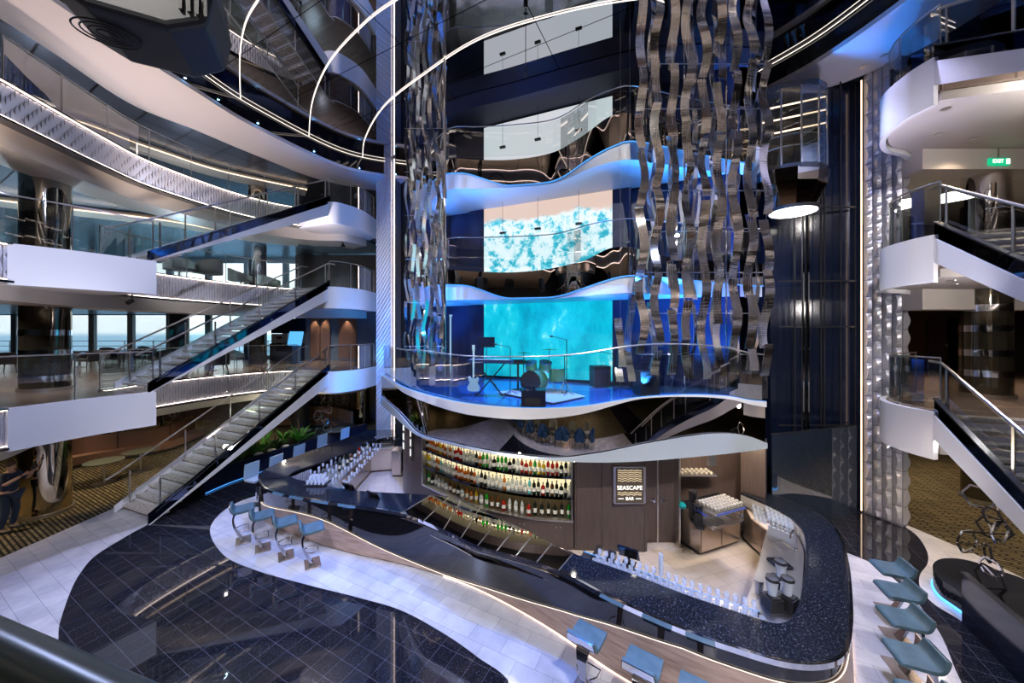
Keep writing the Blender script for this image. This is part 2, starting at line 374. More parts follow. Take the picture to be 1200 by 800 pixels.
# ---------------------------------------------------------------- outer shell
for nme, c_, d_ in (('wall_back', (-3, -14.2, 7), (76, .4, 16)), ('wall_right', (31, 8, 7), (.4, 46, 16)), ('wall_left', (-38, 4, 7), (.4, 36, 16))):
    m = MB(); m.box(c_, d_); struct(m, nme, dwood)
m = MB(); m.box((-3, 8, 15), (76, 46, .3)); struct(m, 'ceiling', dkceil)
for k, (x0, x1, y, z0, z1) in enumerate(((-38, -8.3, 22.2, 0, 3.0), (-8.3, 31, 22.2, 0, 15), (10.3, 31, 15.0, 0, 15), (-38, -8.3, 22.2, 12.9, 15))):
    m = MB(); m.box(((x0+x1)/2, y, (z0+z1)/2), (x1-x0, .3, z1-z0)); struct(m, 'wall_far.%03d' % k if k else 'wall_far', dwood if k != 2 else M('umber_wall', (.10, .065, .05), .4))

# ---------------------------------------------------------------- scale cladding (staggered silver petals)
def scales(mb, path, z0, z1, w_, h_, d=.03, side=1):
    """staggered petals standing proud of a plan curve"""
    P = resample(path, w_); N = off(P, side)
    for i in range(len(P)-1):
        a, b = P[i], P[i+1]; a = (a[0]*.94+b[0]*.06, a[1]*.94+b[1]*.06); b = (a[0]*.07+b[0]*.93, a[1]*.07+b[1]*.93); n = (N[i][0]-P[i][0], N[i][1]-P[i][1])
        zz = z0-(h_*((i*2) % 3)/3)
        while zz < z1:
            gp_ = .02 if h_ > .4 else 0; lo, hi = max(z0, zz+h_*gp_), min(z1, zz+h_*(1-gp_))
            if hi-lo > .02:
                K = 6; vs = []
                for k in range(K+1):
                    t = k/K; z = lo+(hi-lo)*t; q = math.sin(PI*(z-zz)/h_)
                    vs += [(a[0]+n[0]*.002, a[1]+n[1]*.002, z), (a[0]*(.7-.4*q)+b[0]*(.3+.4*q)+n[0]*d*(.5+.9*q), a[1]*(.7-.4*q)+b[1]*(.3+.4*q)+n[1]*d*(.5+.9*q), z), (b[0]+n[0]*d*.15*q, b[1]+n[1]*d*.15*q, z)]
                fs = []
                for k in range(K): fs += [(3*k, 3*k+1, 3*k+4, 3*k+3), (3*k+1, 3*k+2, 3*k+5, 3*k+4)]
                mb.add(vs, fs)
            zz += h_

# ---------------------------------------------------------------- decks of the left side
ZL = {'b': 3.45, 'c': 6.9, 'd': 10.35}
FOOT, TOP = (-9.5, 9.35), (-7.5, 14.4)
land = [(-9.0, 15.05), (-7.5, 14.4), (-6.95, 14.7), (-6.6, 15.4), (-6.5, 16.6)]
NEAR = {'b': [(-11.2, 3), (-10.75, 5.5), (-10.4, 7.2)], 'c': [(-11.0, 3), (-10.9, 5.5), (-10.75, 7.5)], 'd': [(-10.6, 3), (-10.7, 5.5), (-10.85, 7.45)]}
REC = [(-11.25, 9.6), (-11.35, 11), (-10.75, 13.1), (-9.9, 14.4), (-9.0, 15.05)]
fasc = {}
for L, z in ZL.items():
    near = crv(NEAR[L], 8); 
    if L == 'd': rec = crv([NEAR[L][-1]]+REC, 10)
    else: rec = crv(REC, 10)
    lnd = crv(land, 8)
    white_run = [] if L == 'd' else crv([NEAR[L][-1], (-10.1, 8.3), FOOT], 8)
    edge = near+white_run+rec+lnd[1:]
    m = MB(); m.prism(edge+[(-6.3, 22), (-37.8, 22), (-37.8, 3)], z-.62, z-.002); struct(m, 'floor_deck_'+{'b': 'lower', 'c': 'middle', 'd': 'upper'}[L], wood_floor)
    inset = [(p[0]-.42, p[1]) for p in NEAR[L]]+[(-11.55, 8.6), (-11.72, 9.8), (-11.75, 11.2), (-11.2, 13.2), (-10.2, 14.9), (-9.0, 15.75), (-7.6, 15.9), (-6.95, 16.8)]
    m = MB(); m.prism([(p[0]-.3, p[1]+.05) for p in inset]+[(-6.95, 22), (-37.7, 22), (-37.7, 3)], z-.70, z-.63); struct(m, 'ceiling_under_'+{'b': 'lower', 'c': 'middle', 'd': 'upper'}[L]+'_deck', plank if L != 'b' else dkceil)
    m = MB(); e2 = crv(inset, 8); m.band(e2, off(e2, 1.1), z-1.16, z-.64, True); struct(m, 'trim_soffit_'+{'b': 'lower', 'c': 'middle', 'd': 'upper'}[L], beige)
    for nm, pth in (('near', near), ('recess', rec)):
        m = MB(); m.wall(pth, z-.78, z+.02, .06); o = struct(m, 'trim_fascia_backing_%s_%s' % (nm, L), M('grey_backing', (.2, .2, .22), .4))
        m = MB(); scales(m, off(pth, -.012), z-.72, z-.03, .085, .36, .035, -1); struct(m, 'trim_silver_fascia_%s_%s' % (nm, L), scale_m)
        m = MB(); m.tube([(*p, z-.01) for p in off(pth, -.085)], .012, 6); m.tube([(*p, z-.745) for p in off(pth, -.085)], .010, 6); struct(m, 'trim_fascia_lights_%s_%s' % (nm, L), ledpink)
        m = MB(); m.wall(off(pth, -.14), z+.0, z+.03, .2); m.wall(off(pth, -.15), z-.82, z-.775, .3); struct(m, 'trim_fascia_lips_%s_%s' % (nm, L), black)
    if white_run:
        m = MB(); m.prism(off(near, .02)+off(white_run[1:], .02)+[(-11.3, 9.7), (-11.9, 9.0), (-11.6, 3)], z-.84, z-.63); struct(m, 'ceiling_parapet_underside_'+L, soffit_m)
        m = MB(); m.wall(off(white_run, -.12), z-.86, z+.02, .14, True); struct(m, 'trim_white_parapet_'+L, white)
    m = MB(); m.prism(lnd+[(-6.9, 17), (-8.0, 16.2), (-9.0, 15.6)], z-.84, z-.63); struct(m, 'ceiling_landing_underside_'+L, soffit_m)
    m = MB(); m.wall(off(lnd, -.1), z-.86, z+.02, .12, True); struct(m, 'trim_white_landing_'+L, white)
    fasc[L] = (near, white_run, rec, lnd)

def railing(name, path, z, label, cat='railing', group=None, h=1.08, step=1.25, rail_mat=None, post=True, closed_ends=True):
    root = thing(name, label, cat, (0, 0, 0), 0, group)
    P = resample(path, .25)
    n3 = len(P[0]) == 3
    zz = [p[2] for p in P] if n3 else [z]*len(P)
    m = MB(); m.tube([(p[0], p[1], zz[i]+h) for i, p in enumerate(P)], .016, 8); m.build('handrail', rail_mat or steel, root)
    L = plen(P)[-1]; n = max(1, round(L/step)); Q = resample([(p[0], p[1], zz[i]) for i, p in enumerate(P)], L/n)
    for i in range(len(Q)):
        if post: m = MB(); m.box((Q[i][0], Q[i][1], Q[i][2]+h/2), (.018, .018, h)); m.build('post', steel, root)
    per = max(2, int(len(P)/n)+1)
    for i in range(n):
        a = int(i*(len(P)-1)/n); b = int((i+1)*(len(P)-1)/n)
        seg = P[a:b+1]
        if len(seg) < 2: continue
        z0 = [zz[k]+.05 for k in range(a, b+1)]; z1 = [zz[k]+h-.05 for k in range(a, b+1)]
        m = MB(); m.wall(seg, z0, z1, .012); m.build('glass_panel', gls, root)
    return root
nmz = {'b': 'lowest', 'c': 'middle', 'd': 'upper'}
for L, z in ZL.items():
    near, wr, rec, lnd = fasc[L]
    railing('glass_railing', [(p[0]-.05, p[1]) for p in (near+wr[1:])] if wr else [(p[0]-.05, p[1]) for p in near[:]], z, 'glass railing along the left side of the %s balcony, in front of its stair foot' % nmz[L], group='balcony railings')
    railing('glass_railing', off(rec[1:-2], .08), z, 'glass railing along the recessed edge of the %s left balcony behind the stairs' % nmz[L], group='balcony railings')
    railing('glass_railing', off(lnd[8:], .03), z, 'glass railing round the landing at the stair head of the %s left balcony' % nmz[L], group='balcony railings', step=.8)

# ---------------------------------------------------------------- stairs
def stair(foot, top, z0, z1, wd, side, label, n=20):
    """side=-1: treads extend to the left of the line foot->top; the line itself carries the visible white stringer"""
    root = thing('staircase', label, 'staircase', (0, 0, 0), 0, 'atrium stairs')
    fx, fy = foot; tx, ty = top; L = math.hypot(tx-fx, ty-fy); dx, dy = (tx-fx)/L, (ty-fy)/L; nx, ny = (-dy, dx) if side < 0 else (dy, -dx)
    pt = lambda t, s_, z: (fx+dx*t+nx*s_, fy+dy*t+ny*s_, z)
    H = z1-z0; run = L/n; rise = H/n
    def slab(s0, s1, lo, hi):
        vs = []
        for t, zb in ((-.15 if lo < 0 else 0, z0), (L, z1)):
            for s_ in (s0, s1):
                vs += [pt(t, s_, max(z0, zb+lo)), pt(t, s_, zb+hi)]
        m = MB(); m.add(vs, [(0, 1, 3, 2), (4, 6, 7, 5), (0, 4, 5, 1), (2, 3, 7, 6), (0, 2, 6, 4), (1, 5, 7, 3)]); return m
    slab(-.07, 0, -.50, -.02).build('white_stringer', white, root)
    slab(-.055, 0, -.02, .27).build('mirror_skirt', navymir, root)
    slab(-.075, .015, .27, .30).build('skirt_cap', gunm, root)
    slab(wd, wd+.07, -.30, .18).build('far_stringer', white, root)
    for i in range(n):
        z = z0+rise*(i+1); t0 = run*i
        m = MB()
        c_ = pt(t0+run*.55, wd/2, z-.03); m.box(c_, (run*1.15, wd, .05), math.atan2(dy, dx)); m.build('tread', stair_m, root)
        m = MB(); m.box(pt(t0+run*.98, wd/2, z+rise*.0-.0+rise*.25), (.02, wd, rise*.5), math.atan2(dy, dx)); 
        if i < n-1: m.build('riser', white, root)
    for s_ in (.05, wd-.05):
        pr = [(0, z0+.25+.62), (L, z1+.95)]
        m = MB(); a = pt(-.1, s_, z0+rise+.95); b = pt(L, s_, z1+.98); m.tube([pt(-.35, s_, z0+1.0), a, b, pt(L+.3, s_, z1+1.0)], .026, 8); m.build('handrail', steel, root)
        for k in range(5):
            t = L*(k+.1)/4.2; zb = z0+H*t/L
            m = MB(); m.bar(pt(t, s_, zb+.05), pt(t, s_, zb+1.02), .03, .03); m.build('post', steel, root)
        m = MB(); vs = []
        for t, zb in ((0, z0+.1), (L, z1+.05)):
            for q in (s_-.006, s_+.006): vs += [pt(t, q, zb+.12), pt(t, q, zb+.9)]
        m.add(vs, [(0, 1, 3, 2), (4, 6, 7, 5), (0, 4, 5, 1), (2, 3, 7, 6), (0, 2, 6, 4), (1, 5, 7, 3)]); m.build('glass_panel', gls, root)
    return root
navymir = M('dark_mirror_skirt', (.12, .14, .2), .04, metal=1)
stair(FOOT, TOP, 0, 3.45, 1.65, -1, 'left staircase rising from the marble floor to the lowest balcony')
stair(FOOT, TOP, 3.45, 6.9, 1.65, -1, 'left staircase rising from the lowest balcony to the middle balcony')
stair(FOOT, TOP, 6.9, 10.35, 1.65, -1, 'left staircase rising from the middle balcony to the upper balcony')
RT = (8.3, 6.85); RF = (RT[0]-.35*5.4, RT[1]-.94*5.4)
for k, (nm) in enumerate(('right staircase going down from the lowest right landing to the ground floor', 'right staircase going down from the middle right landing',
                          'right staircase going down from the upper right landing', 'uppermost right staircase at the top right corner')):
    stair(RF, RT, 3.45*k, 3.45*(k+1), 1.65, 1, nm)

# ---------------------------------------------------------------- right decks
redge = crv([(8.3, 6.85), (8.28, 7.3), (8.5, 7.95), (9.1, 8.5), (9.8, 8.75), (10.25, 9.0)], 8)
for k, nm in ((1, 'lower'), (2, 'middle'), (3, 'upper')):
    z = 3.45*k
    m = MB(); m.prism(redge+[(10.3, 14.8), (30.8, 14.8), (30.8, -3), (12, -3), (11.6, 5.5), (9.9, 6.3)], z-.62, z-.002); struct(m, 'floor_right_deck_'+nm, wood_floor)
    m = MB(); m.prism([(p[0]+.05, p[1]) for p in redge]+[(10.4, 14.7), (30.7, 14.7), (30.7, -3), (12, -3), (11.7, 5.6), (10.0, 6.4)], z-.80, z-.63); struct(m, 'ceiling_right_'+nm, soffit_m)
    m = MB(); m.wall(off(redge, -.0), z-.90, z+.03, .1, True); struct(m, 'trim_white_right_landing_'+nm, white)
    railing('glass_railing', off(redge[:], -.06), z, 'glass railing round the %s landing on the right side' % nm, group='right landing railings', step=.9)
    m = MB(); m.bar((10.1, 8.9, z-1.05), (30, 8.9, z-1.05), .5, .5); struct(m, 'trim_beam_right_'+nm, soffit_m)

# ---------------------------------------------------------------- ring soffit, mirror ceiling, light arcs
ring_in = crv([(-9.6, -2), (-10.0, 3), G(60, 0, 12.2), G(170, 70, 12.2), G(230, 108, 12.2), G(300, 150, 12.2), G(400, 196, 12.2), (-5.2, 16.3), (-3.2, 16.6)], 8)
ring_out = crv([(-12.2, -2), (-12.0, 3), G(0, 22, 12.2), G(150, 120, 12.2), (-11.2, 12.4), G(300, 182, 12.2), (-8.8, 16.6), (-5.5, 18.2), (-3.2, 18.4)], 8)
m = MB(); m.band(ring_in, ring_out, 12.2, 12.32, True); struct(m, 'ceiling_ring_soffit_left', M('pink_white_soffit', (.62, .55, .53), .75))
m = MB(); m.wall(off(ring_in, .12), 12.3, 13.0, .06); struct(m, 'trim_ring_upstand_left', black)
m = MB(); m.tube([(*p, 12.93) for p in off(ring_in, .06)], .010, 6); struct(m, 'trim_ring_light_left', ledw)
m = MB(); m.prism(off(ring_out, -.05)+[(-3.2, 22), (-37.8, 22), (-37.8, -2)], 12.33, 12.45); struct(m, 'ceiling_upper_left', dkceil)
rr_in = crv([(7.4, 10.6), (8.05, 9.5), (8.4, 8.3), (8.58, 7.0), (8.5, 5), (7.7, 1), (6, -2)], 8)
rr_out = crv([A(905, 11.4), (8.9, 10.6), (9.6, 10.0), (10.3, 9.0), (10.6, 7.4), (10.6, 5), (10, 1), (8.5, -3)], 8)
m = MB(); m.band(rr_in, rr_out, 12.2, 12.32, True); struct(m, 'ceiling_ring_soffit_right', M('lilac_white_soffit', (.6, .58, .62), .7))
m = MB(); m.wall(off(rr_in, .12), 12.3, 13.0, .06); struct(m, 'trim_ring_upstand_right', black)
m = MB(); m.tube([(*p, 12.93) for p in off(rr_in, .06)], .010, 6); struct(m, 'trim_ring_light_right', ledw)
m = MB(); m.prism([A(905, 11.6)]+rr_out[8:]+[(30.8, -3), (30.8, 14.8), (8, 14.8)], 12.33, 12.45); struct(m, 'ceiling_upper_right', dkceil)
m = MB(); m.prism([(-11, -3), (-11, 8), (-10, 15), (-7, 18), (7.5, 18), (9.5, 12), (10, 3), (9, -3)], 13.0, 13.06); struct(m, 'ceiling_mirror', mirror_m)
for k, pts in enumerate(([(282, 120), (281, 70), (287, 30), (303, 0), (330, -40)], [(362, 160), (366, 120), (385, 75), (425, 30), (465, 0), (540, -45)],
                         [(425, 184), (428, 162), (450, 125), (500, 85), (560, 47), (640, 20), (740, 0), (900, -15)])):
    path = crv([(*G(x, y, 12.97), 12.97) for x, y in pts], 10)
    m = MB(); m.tube(path, .013, 6); tag(m.build('light_arc', ledw), 'thin curved light line on the mirror ceiling, %s of the three' % ('leftmost', 'middle', 'rightmost and longest')[k], 'ceiling light', 'arcs of light on the mirror ceiling')

# the near side of the atrium, behind and below the camera
m = MB(); m.prism([(-11, -13.9), (-11, .2), (-6, .35), (8, .1), (11, -.5), (11, -13.9)], 2.83, 3.448); struct(m, 'floor_near_deck_lower', wood_floor)
m = MB(); m.wall([(-11, .25), (-6, .4), (8, .15), (11, -.45)], 2.65, 3.47, -.06); struct(m, 'trim_white_near_parapet', white)
for z, nm in ((6.9, 'middle'), (10.35, 'upper')):
    pe_ = crv([(-11, 2.5), (-9.5, -.8), (-6, -2.2), (0, -2.8), (6, -2.2), (10, -1.0), (12, 1)], 8)
    m = MB(); m.prism(pe_+[(12, -13.9), (-11, -13.9)], z-.62, z); struct(m, 'floor_near_deck_'+nm, soffit_m)
    m = MB(); m.wall(pe_, z-.8, z+.02, -.05); struct(m, 'trim_near_fascia_'+nm, scale_m); m = MB(); m.tube([(*p, z-.0) for p in off(pe_, .03)], .012, 6); m.tube([(*p, z-.78) for p in off(pe_, .03)], .012, 6); struct(m, 'trim_near_fascia_lights_'+nm, ledpink)
pe_ = crv([(-9.6, -2), (-6, -4.4), (0, -5.2), (5, -4.4), (6, -2)], 8); m = MB(); m.band(pe_, off(pe_, -3), 12.2, 12.32); struct(m, 'ceiling_ring_soffit_near', beige)
for x_ in (-8, -4, 0, 4, 8):
    for z_ in (6.1, 9.6, 12.1): lamp('SPOT', (x_, -5.5, z_), 160, (1, .85, .7), .06, (x_, -5.5, 0), 140, .9)

# ---------------------------------------------------------------- tall scale-clad piers
def pier(name, quad, z0, z1, label, w_=.19, h_=.46, d=.055, faces=(0,), mat=None):
    root = thing(name, label, 'column')
    m = MB(); m.prism(quad, z0, z1); m.build('core', M('grey_core', (.22, .22, .26), .4), root)
    for i in faces:
        a, b = quad[i], quad[(i+1) % len(quad)]
        m = MB(); scales(m, [a, b], z0+.05, z1, w_, h_, d, -1); m.build('scale_cladding', mat or scale_m, root)
    return root
a, b = A(1012, 9.86), A(1058, 9.1)
pier('scale_clad_column', [a, b, (b[0]+.25, b[1]+.1), (b[0]+.7, b[1]+.9), (a[0]+.6, a[1]+.6)], 0, 12.2, 'tall column clad in silver scales at the right, beside the lift shaft', faces=(0, 1))
m = MB(); m.bar((*A(1009.5, 9.85), .05), (*A(1009.5, 9.85), 12.1), .02, .02); tag(m.build('column_light_strip', led), 'vertical strip of warm light on the left edge of the right scale-clad column', 'light strip')
a, b, c2 = A(441, 16.6), A(458, 15.9), A(463, 16.3)
pier('scale_clad_column', [a, b, c2, (c2[0]+.1, c2[1]+.8), (a[0]+.1, a[1]+.8)], 0, 13, 'tall column clad in small silver scales left of the ribbon curtain', w_=.09, h_=.25, d=.03, faces=(0, 1))
m = MB(); m.bar((*A(462, 15.9), .05), (*A(462, 15.9), 12.9), .03, .03); tag(m.build('column_light_strip', ledpink), 'vertical strip of pinkish light on the right edge of the left scale-clad column', 'light strip')
# ---------------------------------------------------------------- stage, bar core and balconies in the middle
Z1 = 3.45
CZ = 2.38
can = crv([G(447, 471, CZ), G(465, 487, CZ), G(490, 507, CZ), G(525, 517, CZ), G(560, 525, CZ), G(605, 532.5, CZ), G(655, 536.5, CZ), G(705, 538, CZ), G(760, 536, CZ), G(830, 530, CZ), G(868, 526, CZ), G(897, 522, CZ)], 8)
n = len(can); cx = [600+p[0]/p[1]*F for p in can]
e1 = can
lt_ = smooth([(447, 437), (462, 447), (480, 456), (520, 467), (560, 474), (620, 478), (680, 476), (745, 466), (800, 462.5), (850, 464), (880, 469), (905, 471)])
zt = [5-(lt_(x)-391)/F*p[1] for x, p in zip(cx, can)]
lb_ = smooth([(447, 439), (465, 453), (480, 463), (520, 478), (560, 487), (620, 491), (680, 485), (745, 468), (800, 464.5), (850, 467), (880, 474), (905, 478)])
zb = [min(5-(lb_(x)-391)/F*p[1], 5-(lt_(x)-391)/F*p[1]-.012) for x, p in zip(cx, can)]
stage_back = [(6.4, 10.4), (6.4, 16.5), (-5.2, 16.5)]
stage_m = M('blue_lit_gloss_stage', (.05, .13, .32), .12)  # blue of the stage spots mixed into the floor colour
m = MB(); m.prism(off(can, .05)+stage_back, 3.2, Z1-.03); struct(m, 'floor_stage', stage_m)
m = MB(); m.band(off(can, -.03), off(can, .0), zb, [z+.005 for z in zt], True); struct(m, 'trim_stage_white_lip', white)
m = MB(); m.tube([(*p, z+.012) for p, z in zip(off(can, -.015), zt)], .008, 6); struct(m, 'trim_stage_blue_edge', ledb)
m = MB(); vs = []
for i in range(n): vs += [(can[i][0], can[i][1]+.01, zt[i]), (can[i][0], can[i][1]+.01, CZ)]
m.add(vs, [(2*i, 2*i+1, 2*i+3, 2*i+2) for i in range(n-1)], True)
vs2 = [(x, y+.03, z) for x, y, z in vs]; m.add(vs2, [(2*i+1, 2*i, 2*i+2, 2*i+3) for i in range(n-1)], True)
struct(m, 'wall_mirror_frieze', tmirror)
lz_ = smooth([(447, 2.62), (470, 2.56), (490, 2.41), (520, 2.385), (640, 2.385), (700, 2.52), (760, 2.70), (830, 2.80), (870, 2.70), (897, 2.45)])
ztop = [lz_(x) for x in cx]
m = MB(); m.band(off(can, -.05), off(can, -.02), [CZ-.05]*n, [max(z, CZ+.01) for z in ztop], True); struct(m, 'trim_canopy_white_lip', M('pale_blue_white', (.5, .56, .62), .25))
m = MB(); m.prism(off(can, .04)+[(6.4, 10.4), (6.4, 14), (-4.6, 15)], CZ-.05, CZ); struct(m, 'ceiling_canopy', blackm)
for px in (675, 743, 800, 853, 890):
    x = can[min(range(n), key=lambda i: abs(cx[i]-px))]; m = MB(); m.lathe([(.04, -.05), (.05, 0)], (x[0], x[1]+.02, CZ-.03), 12); m.lathe([(.001, -.052), (.035, -.05)], (x[0], x[1]+.02, CZ-.03), 12)
    m = MB(); m.cyl((x[0], x[1]+.1, CZ-.09), .045, .06, 12); o = m.build('canopy_downlight', dot); tag(o, 'small downlight under the bar canopy, straight above the %s' % {675: 'right end of the bottle shelves', 743: 'bar sign', 800: 'double door', 853: 'espresso machine', 890: 'brown corner post'}[px], 'downlight', 'canopy downlights')
railing('glass_railing', [(*p, z-.02) for p, z in zip(off(can, .08), zt)], Z1, 'curved frameless glass railing along the front edge of the stage', step=1.3, h=1.12, post=False)

# bar core: bottle wall, sign wall, doors, recess
core = crv([(-3.75, 12.1), (-3.25, 10.75), (-2.45, 10.0), (-1.19, 8.95), (0, 8.36), (.8, 8.17), (1.42, 8.1)], 8)
BZ0, BZ1 = .70, 2.12
i0 = 15
panel = core[:i0+1]; niche = core[i0:]
m = MB(); m.wall(panel, 0, CZ-.03, .3, True); struct(m, 'wall_bar_core_left', dwood)
m = MB(); m.wall(niche, 0, BZ0-.04, .5, True); m.wall(niche, BZ1, CZ-.03, .5, True); struct(m, 'wall_bar_core_niche', dwood)
bs = thing('bottle_shelving', 'curved backlit bottle shelving with three levels in the brown bar core', 'shelf')
m = MB(); m.wall(off(niche, -.03), BZ0-.04, BZ0, .5, True); m.build('counter_shelf', steel, bs)
m = MB(); m.wall(off(niche, .42), 1.20, BZ1, .05, True); m.build('lit_back_panel', shelf_glow, bs)
m = MB(); m.wall(off(niche, .42), BZ0, 1.20, .05, True); m.build('olive_back_panel', M('olive_back', (.22, .17, .07), .4), bs)
for z in (1.12, 1.6, 2.08): m = MB(); m.tube([(*p, z) for p in off(niche, .38)], .008, 6); m.build('rear_light_line', E('amber_line', (1, .8, .45), 5), bs)
for z in (1.22, 1.70):
    m = MB(); m.wall(off(niche, .02), z-.065, z, .36, True); m.build('shelf_board', navymir, bs)
    m = MB(); m.tube([(*p, z-.07) for p in off(niche, .3)], .006, 6); m.build('shelf_light', ledw, bs)
for p in (niche[0], niche[-1]):
    q = off(niche, .2)[0 if p is niche[0] else -1]; m = MB(); m.box((q[0], q[1], (BZ0+BZ1)/2), (.04, .42, BZ1-BZ0), -.3 if p is niche[-1] else -.75); m.build('side_panel', steel, bs)
for t in (.16, .38, .6, .85):
    q = off(niche, -.01)[int(t*(len(niche)-1))]; m = MB(); m.cyl((q[0]-.05, q[1], .52), .012, .02, 8); m.cyl((q[0]+.05, q[1], .52), .012, .02, 8); m.build('door_knob', steel, bs)

# bottles
def bottle_mesh(kind):
    h = {0: .34, 1: .31, 2: .35, 3: .28}[kind]; r = {0: .040, 1: .045, 2: .040, 3: .052}[kind]
    sh = {0: .62, 1: .66, 2: .66, 3: .6}[kind]
    b = MB(); b.lathe([(r*.9, 0), (r, .01), (r, h*sh), (r*.85, h*(sh+.07)), (.014, h*(sh+.17)), (.013, h*.93)], (0, 0, 0), 10)
    c = MB(); c.lathe([(.015, h*.90), (.015, h)], (0, 0, 0), 8)
    l = MB(); l.lathe([(r*1.02, h*.16), (r*1.02, h*.46)], (0, 0, 0), 10)
    return b, c, l
bcol = {'clear': (.62, .66, .62), 'red': (.45, .02, .015), 'amber': (.5, .16, .02), 'green': (.02, .35, .03), 'dark': (.012, .015, .012), 'yellow': (.7, .5, .02), 'orange': (.6, .14, .02), 'brown': (.10, .035, .01), 'pale blue': (.15, .6, .6)}
bm_ = {}
for k, c_ in bcol.items():
    m_ = M('bottle_%s' % k.replace(' ', '_'), c_, .08); b = m_.node_tree.nodes['Principled BSDF']
    b.inputs['Transmission Weight'].default_value = .45 if k not in ('dark', 'brown') else .1; b.inputs['IOR'].default_value = 1.1
    bm_[k] = m_
paper = M('paper_label', (.7, .68, .6), .7); capm = M('bottle_cap', (.05, .04, .035), .4)
proto = {}
def bottle(kind, col, loc, label, group):
    key = (kind, col)
    if key not in proto:
        b, c, l = bottle_mesh(kind); o = b.build('bottle', bm_[col]); c.build('cap', capm, o); l.build('label', paper, o); tag(o, label, 'bottle', group); o.location = loc; proto[key] = o; return o
    return dup(proto[key], loc, None, label, group)
rows = [(1.70, 'top', ['dark', 'orange', 'orange', 'amber', 'orange', 'amber', 'yellow', 'amber', 'orange', 'clear', 'amber', 'clear', 'red', 'red', 'red', 'clear', 'clear', 'clear', 'clear', 'dark', 'amber', 'green', 'green', 'clear', 'dark', 'green', 'green', 'green', 'dark', 'dark', 'clear', 'red', 'red', 'orange', 'green', 'yellow', 'yellow', 'red', 'red', 'red', 'dark', 'dark', 'clear']),
        (1.22, 'middle', ['yellow', 'yellow', 'clear', 'clear', 'amber', 'amber', 'pale blue', 'clear', 'clear', 'clear', 'clear', 'clear', 'red', 'orange', 'orange', 'orange', 'amber', 'brown', 'orange', 'clear', 'dark', 'dark', 'clear', 'clear', 'clear', 'clear', 'amber', 'clear', 'clear', 'clear', 'clear', 'clear', 'pale blue', 'dark', 'dark', 'red', 'dark', 'brown', 'dark', 'dark', 'dark', 'clear']),
        (.70, 'lowest', ['green', 'dark', 'clear', 'clear', 'clear', 'clear', 'brown', 'brown', 'dark', 'clear', 'amber', 'amber', 'yellow', 'clear', 'green', 'brown', 'brown', 'red', 'clear', 'clear', 'clear', 'red', 'dark', 'dark', 'dark', 'dark', 'dark', 'green'])]
for z, nm, cols in rows:
    P = resample(off(niche, .13 if nm != 'lowest' else .16), .001); L = len(P)
    for i, c_ in enumerate(cols):
        q = P[min(L-1, int((i+.6)/(len(cols)+.2)*(L-1)))]
        bottle((i*7+len(cols)) % 4 if c_ != 'green' else 2, c_, (q[0], q[1]+R.uniform(-.02, .05), z), '%s%s bottle, %s from the left on the %s shelf of the back bar' % (c_, ' glass' if c_ != 'clear' else ' spirit', nth(i), nm), 'bottles on the %s shelf' % nm)

# sign wall and doors
sw0, sw1 = (1.45, 8.1), (3.05, 8.02)
m = MB(); m.bar((sw0[0], sw0[1]+.1, 1.18), (sw1[0], sw1[1]+.1, 1.18), .2, 2.34); struct(m, 'wall_sign', dwood)
m = MB()
for t in (.02, .38, .98): m.bar((sw0[0]+t*1.6, sw0[1]-.085*t-.003, .05), (sw0[0]+t*1.6, sw0[1]-.085*t-.003, 2.3), .006, .006)
struct(m, 'trim_sign_wall_joints', black)
sg = thing('bar_sign', 'square dark sign with golden waves reading SEASCAPE BAR on the brown wall', 'sign', (0, 0, 0))
SX0, SX1, SZ0, SZ1, SY = A(720, 7.98)[0], A(755, 7.98)[0], 5-(589-391)/F*7.98, 5-(547-391)/F*7.98, 7.98
m = MB(); m.box(((SX0+SX1)/2, SY, (SZ0+SZ1)/2), (SX1-SX0, .04, SZ1-SZ0)); m.build('sign_board', M('sign_bronze', (.09, .07, .05), .4), sg)
m = MB(); X0, X1 = SX0, SX1
for (a, b) in (((X0, SZ0), (X1, SZ0)), ((X0, SZ1), (X1, SZ1)), ((X0, SZ0), (X0, SZ1)), ((X1, SZ0), (X1, SZ1))): m.bar((a[0], SY-.01, a[1]), (b[0], SY-.01, b[1]), .05, .02)
m.build('sign_frame', steel, sg)
goldlit = E('gold_lettering', (1, .78, .48), .9)
for k in range(8):
    zc = SZ1-.07-.047*k if k < 6 else SZ0+.24-.045*(k-6)
    if zc < SZ0+.35 and k < 6: continue
    pts = [(X0+.07+(X1-X0-.14)*t/40, SY-.025, zc+.010*math.sin(t/40*2*PI*4)) for t in range(41)]
    m = MB(); m.tube(pts, .006, 5); m.build('wave_line', goldlit, sg)
def text(body, size, loc, mat, parent, rz=0, name='lettering', align='CENTER', ext=.003, tilt=PI/2):
    c = bpy.data.curves.new('txt', 'FONT'); c.body = body; c.size = size; c.extrude = ext; c.align_x = align; c.align_y = 'CENTER'
    t = bpy.data.objects.new('txt', c); COL.objects.link(t); bpy.context.view_layer.update()
    me = bpy.data.meshes.new_from_object(t.evaluated_get(bpy.context.evaluated_depsgraph_get())); bpy.data.objects.remove(t)
    me.materials.clear(); me.materials.append(mat); o = bpy.data.objects.new(name, me); COL.objects.link(o); o.location = loc; o.rotation_euler = (tilt, 0, rz)
    if parent: o.parent = parent
    return o
mx_ = (SX0+SX1)/2; H_ = SZ1-SZ0
text('SEASCAPE', .128, (mx_, SY-.03, SZ0+H_*.43), whitelit, sg)
text('BAR', .10, (mx_, SY-.03, SZ0+H_*.13), whitelit, sg)
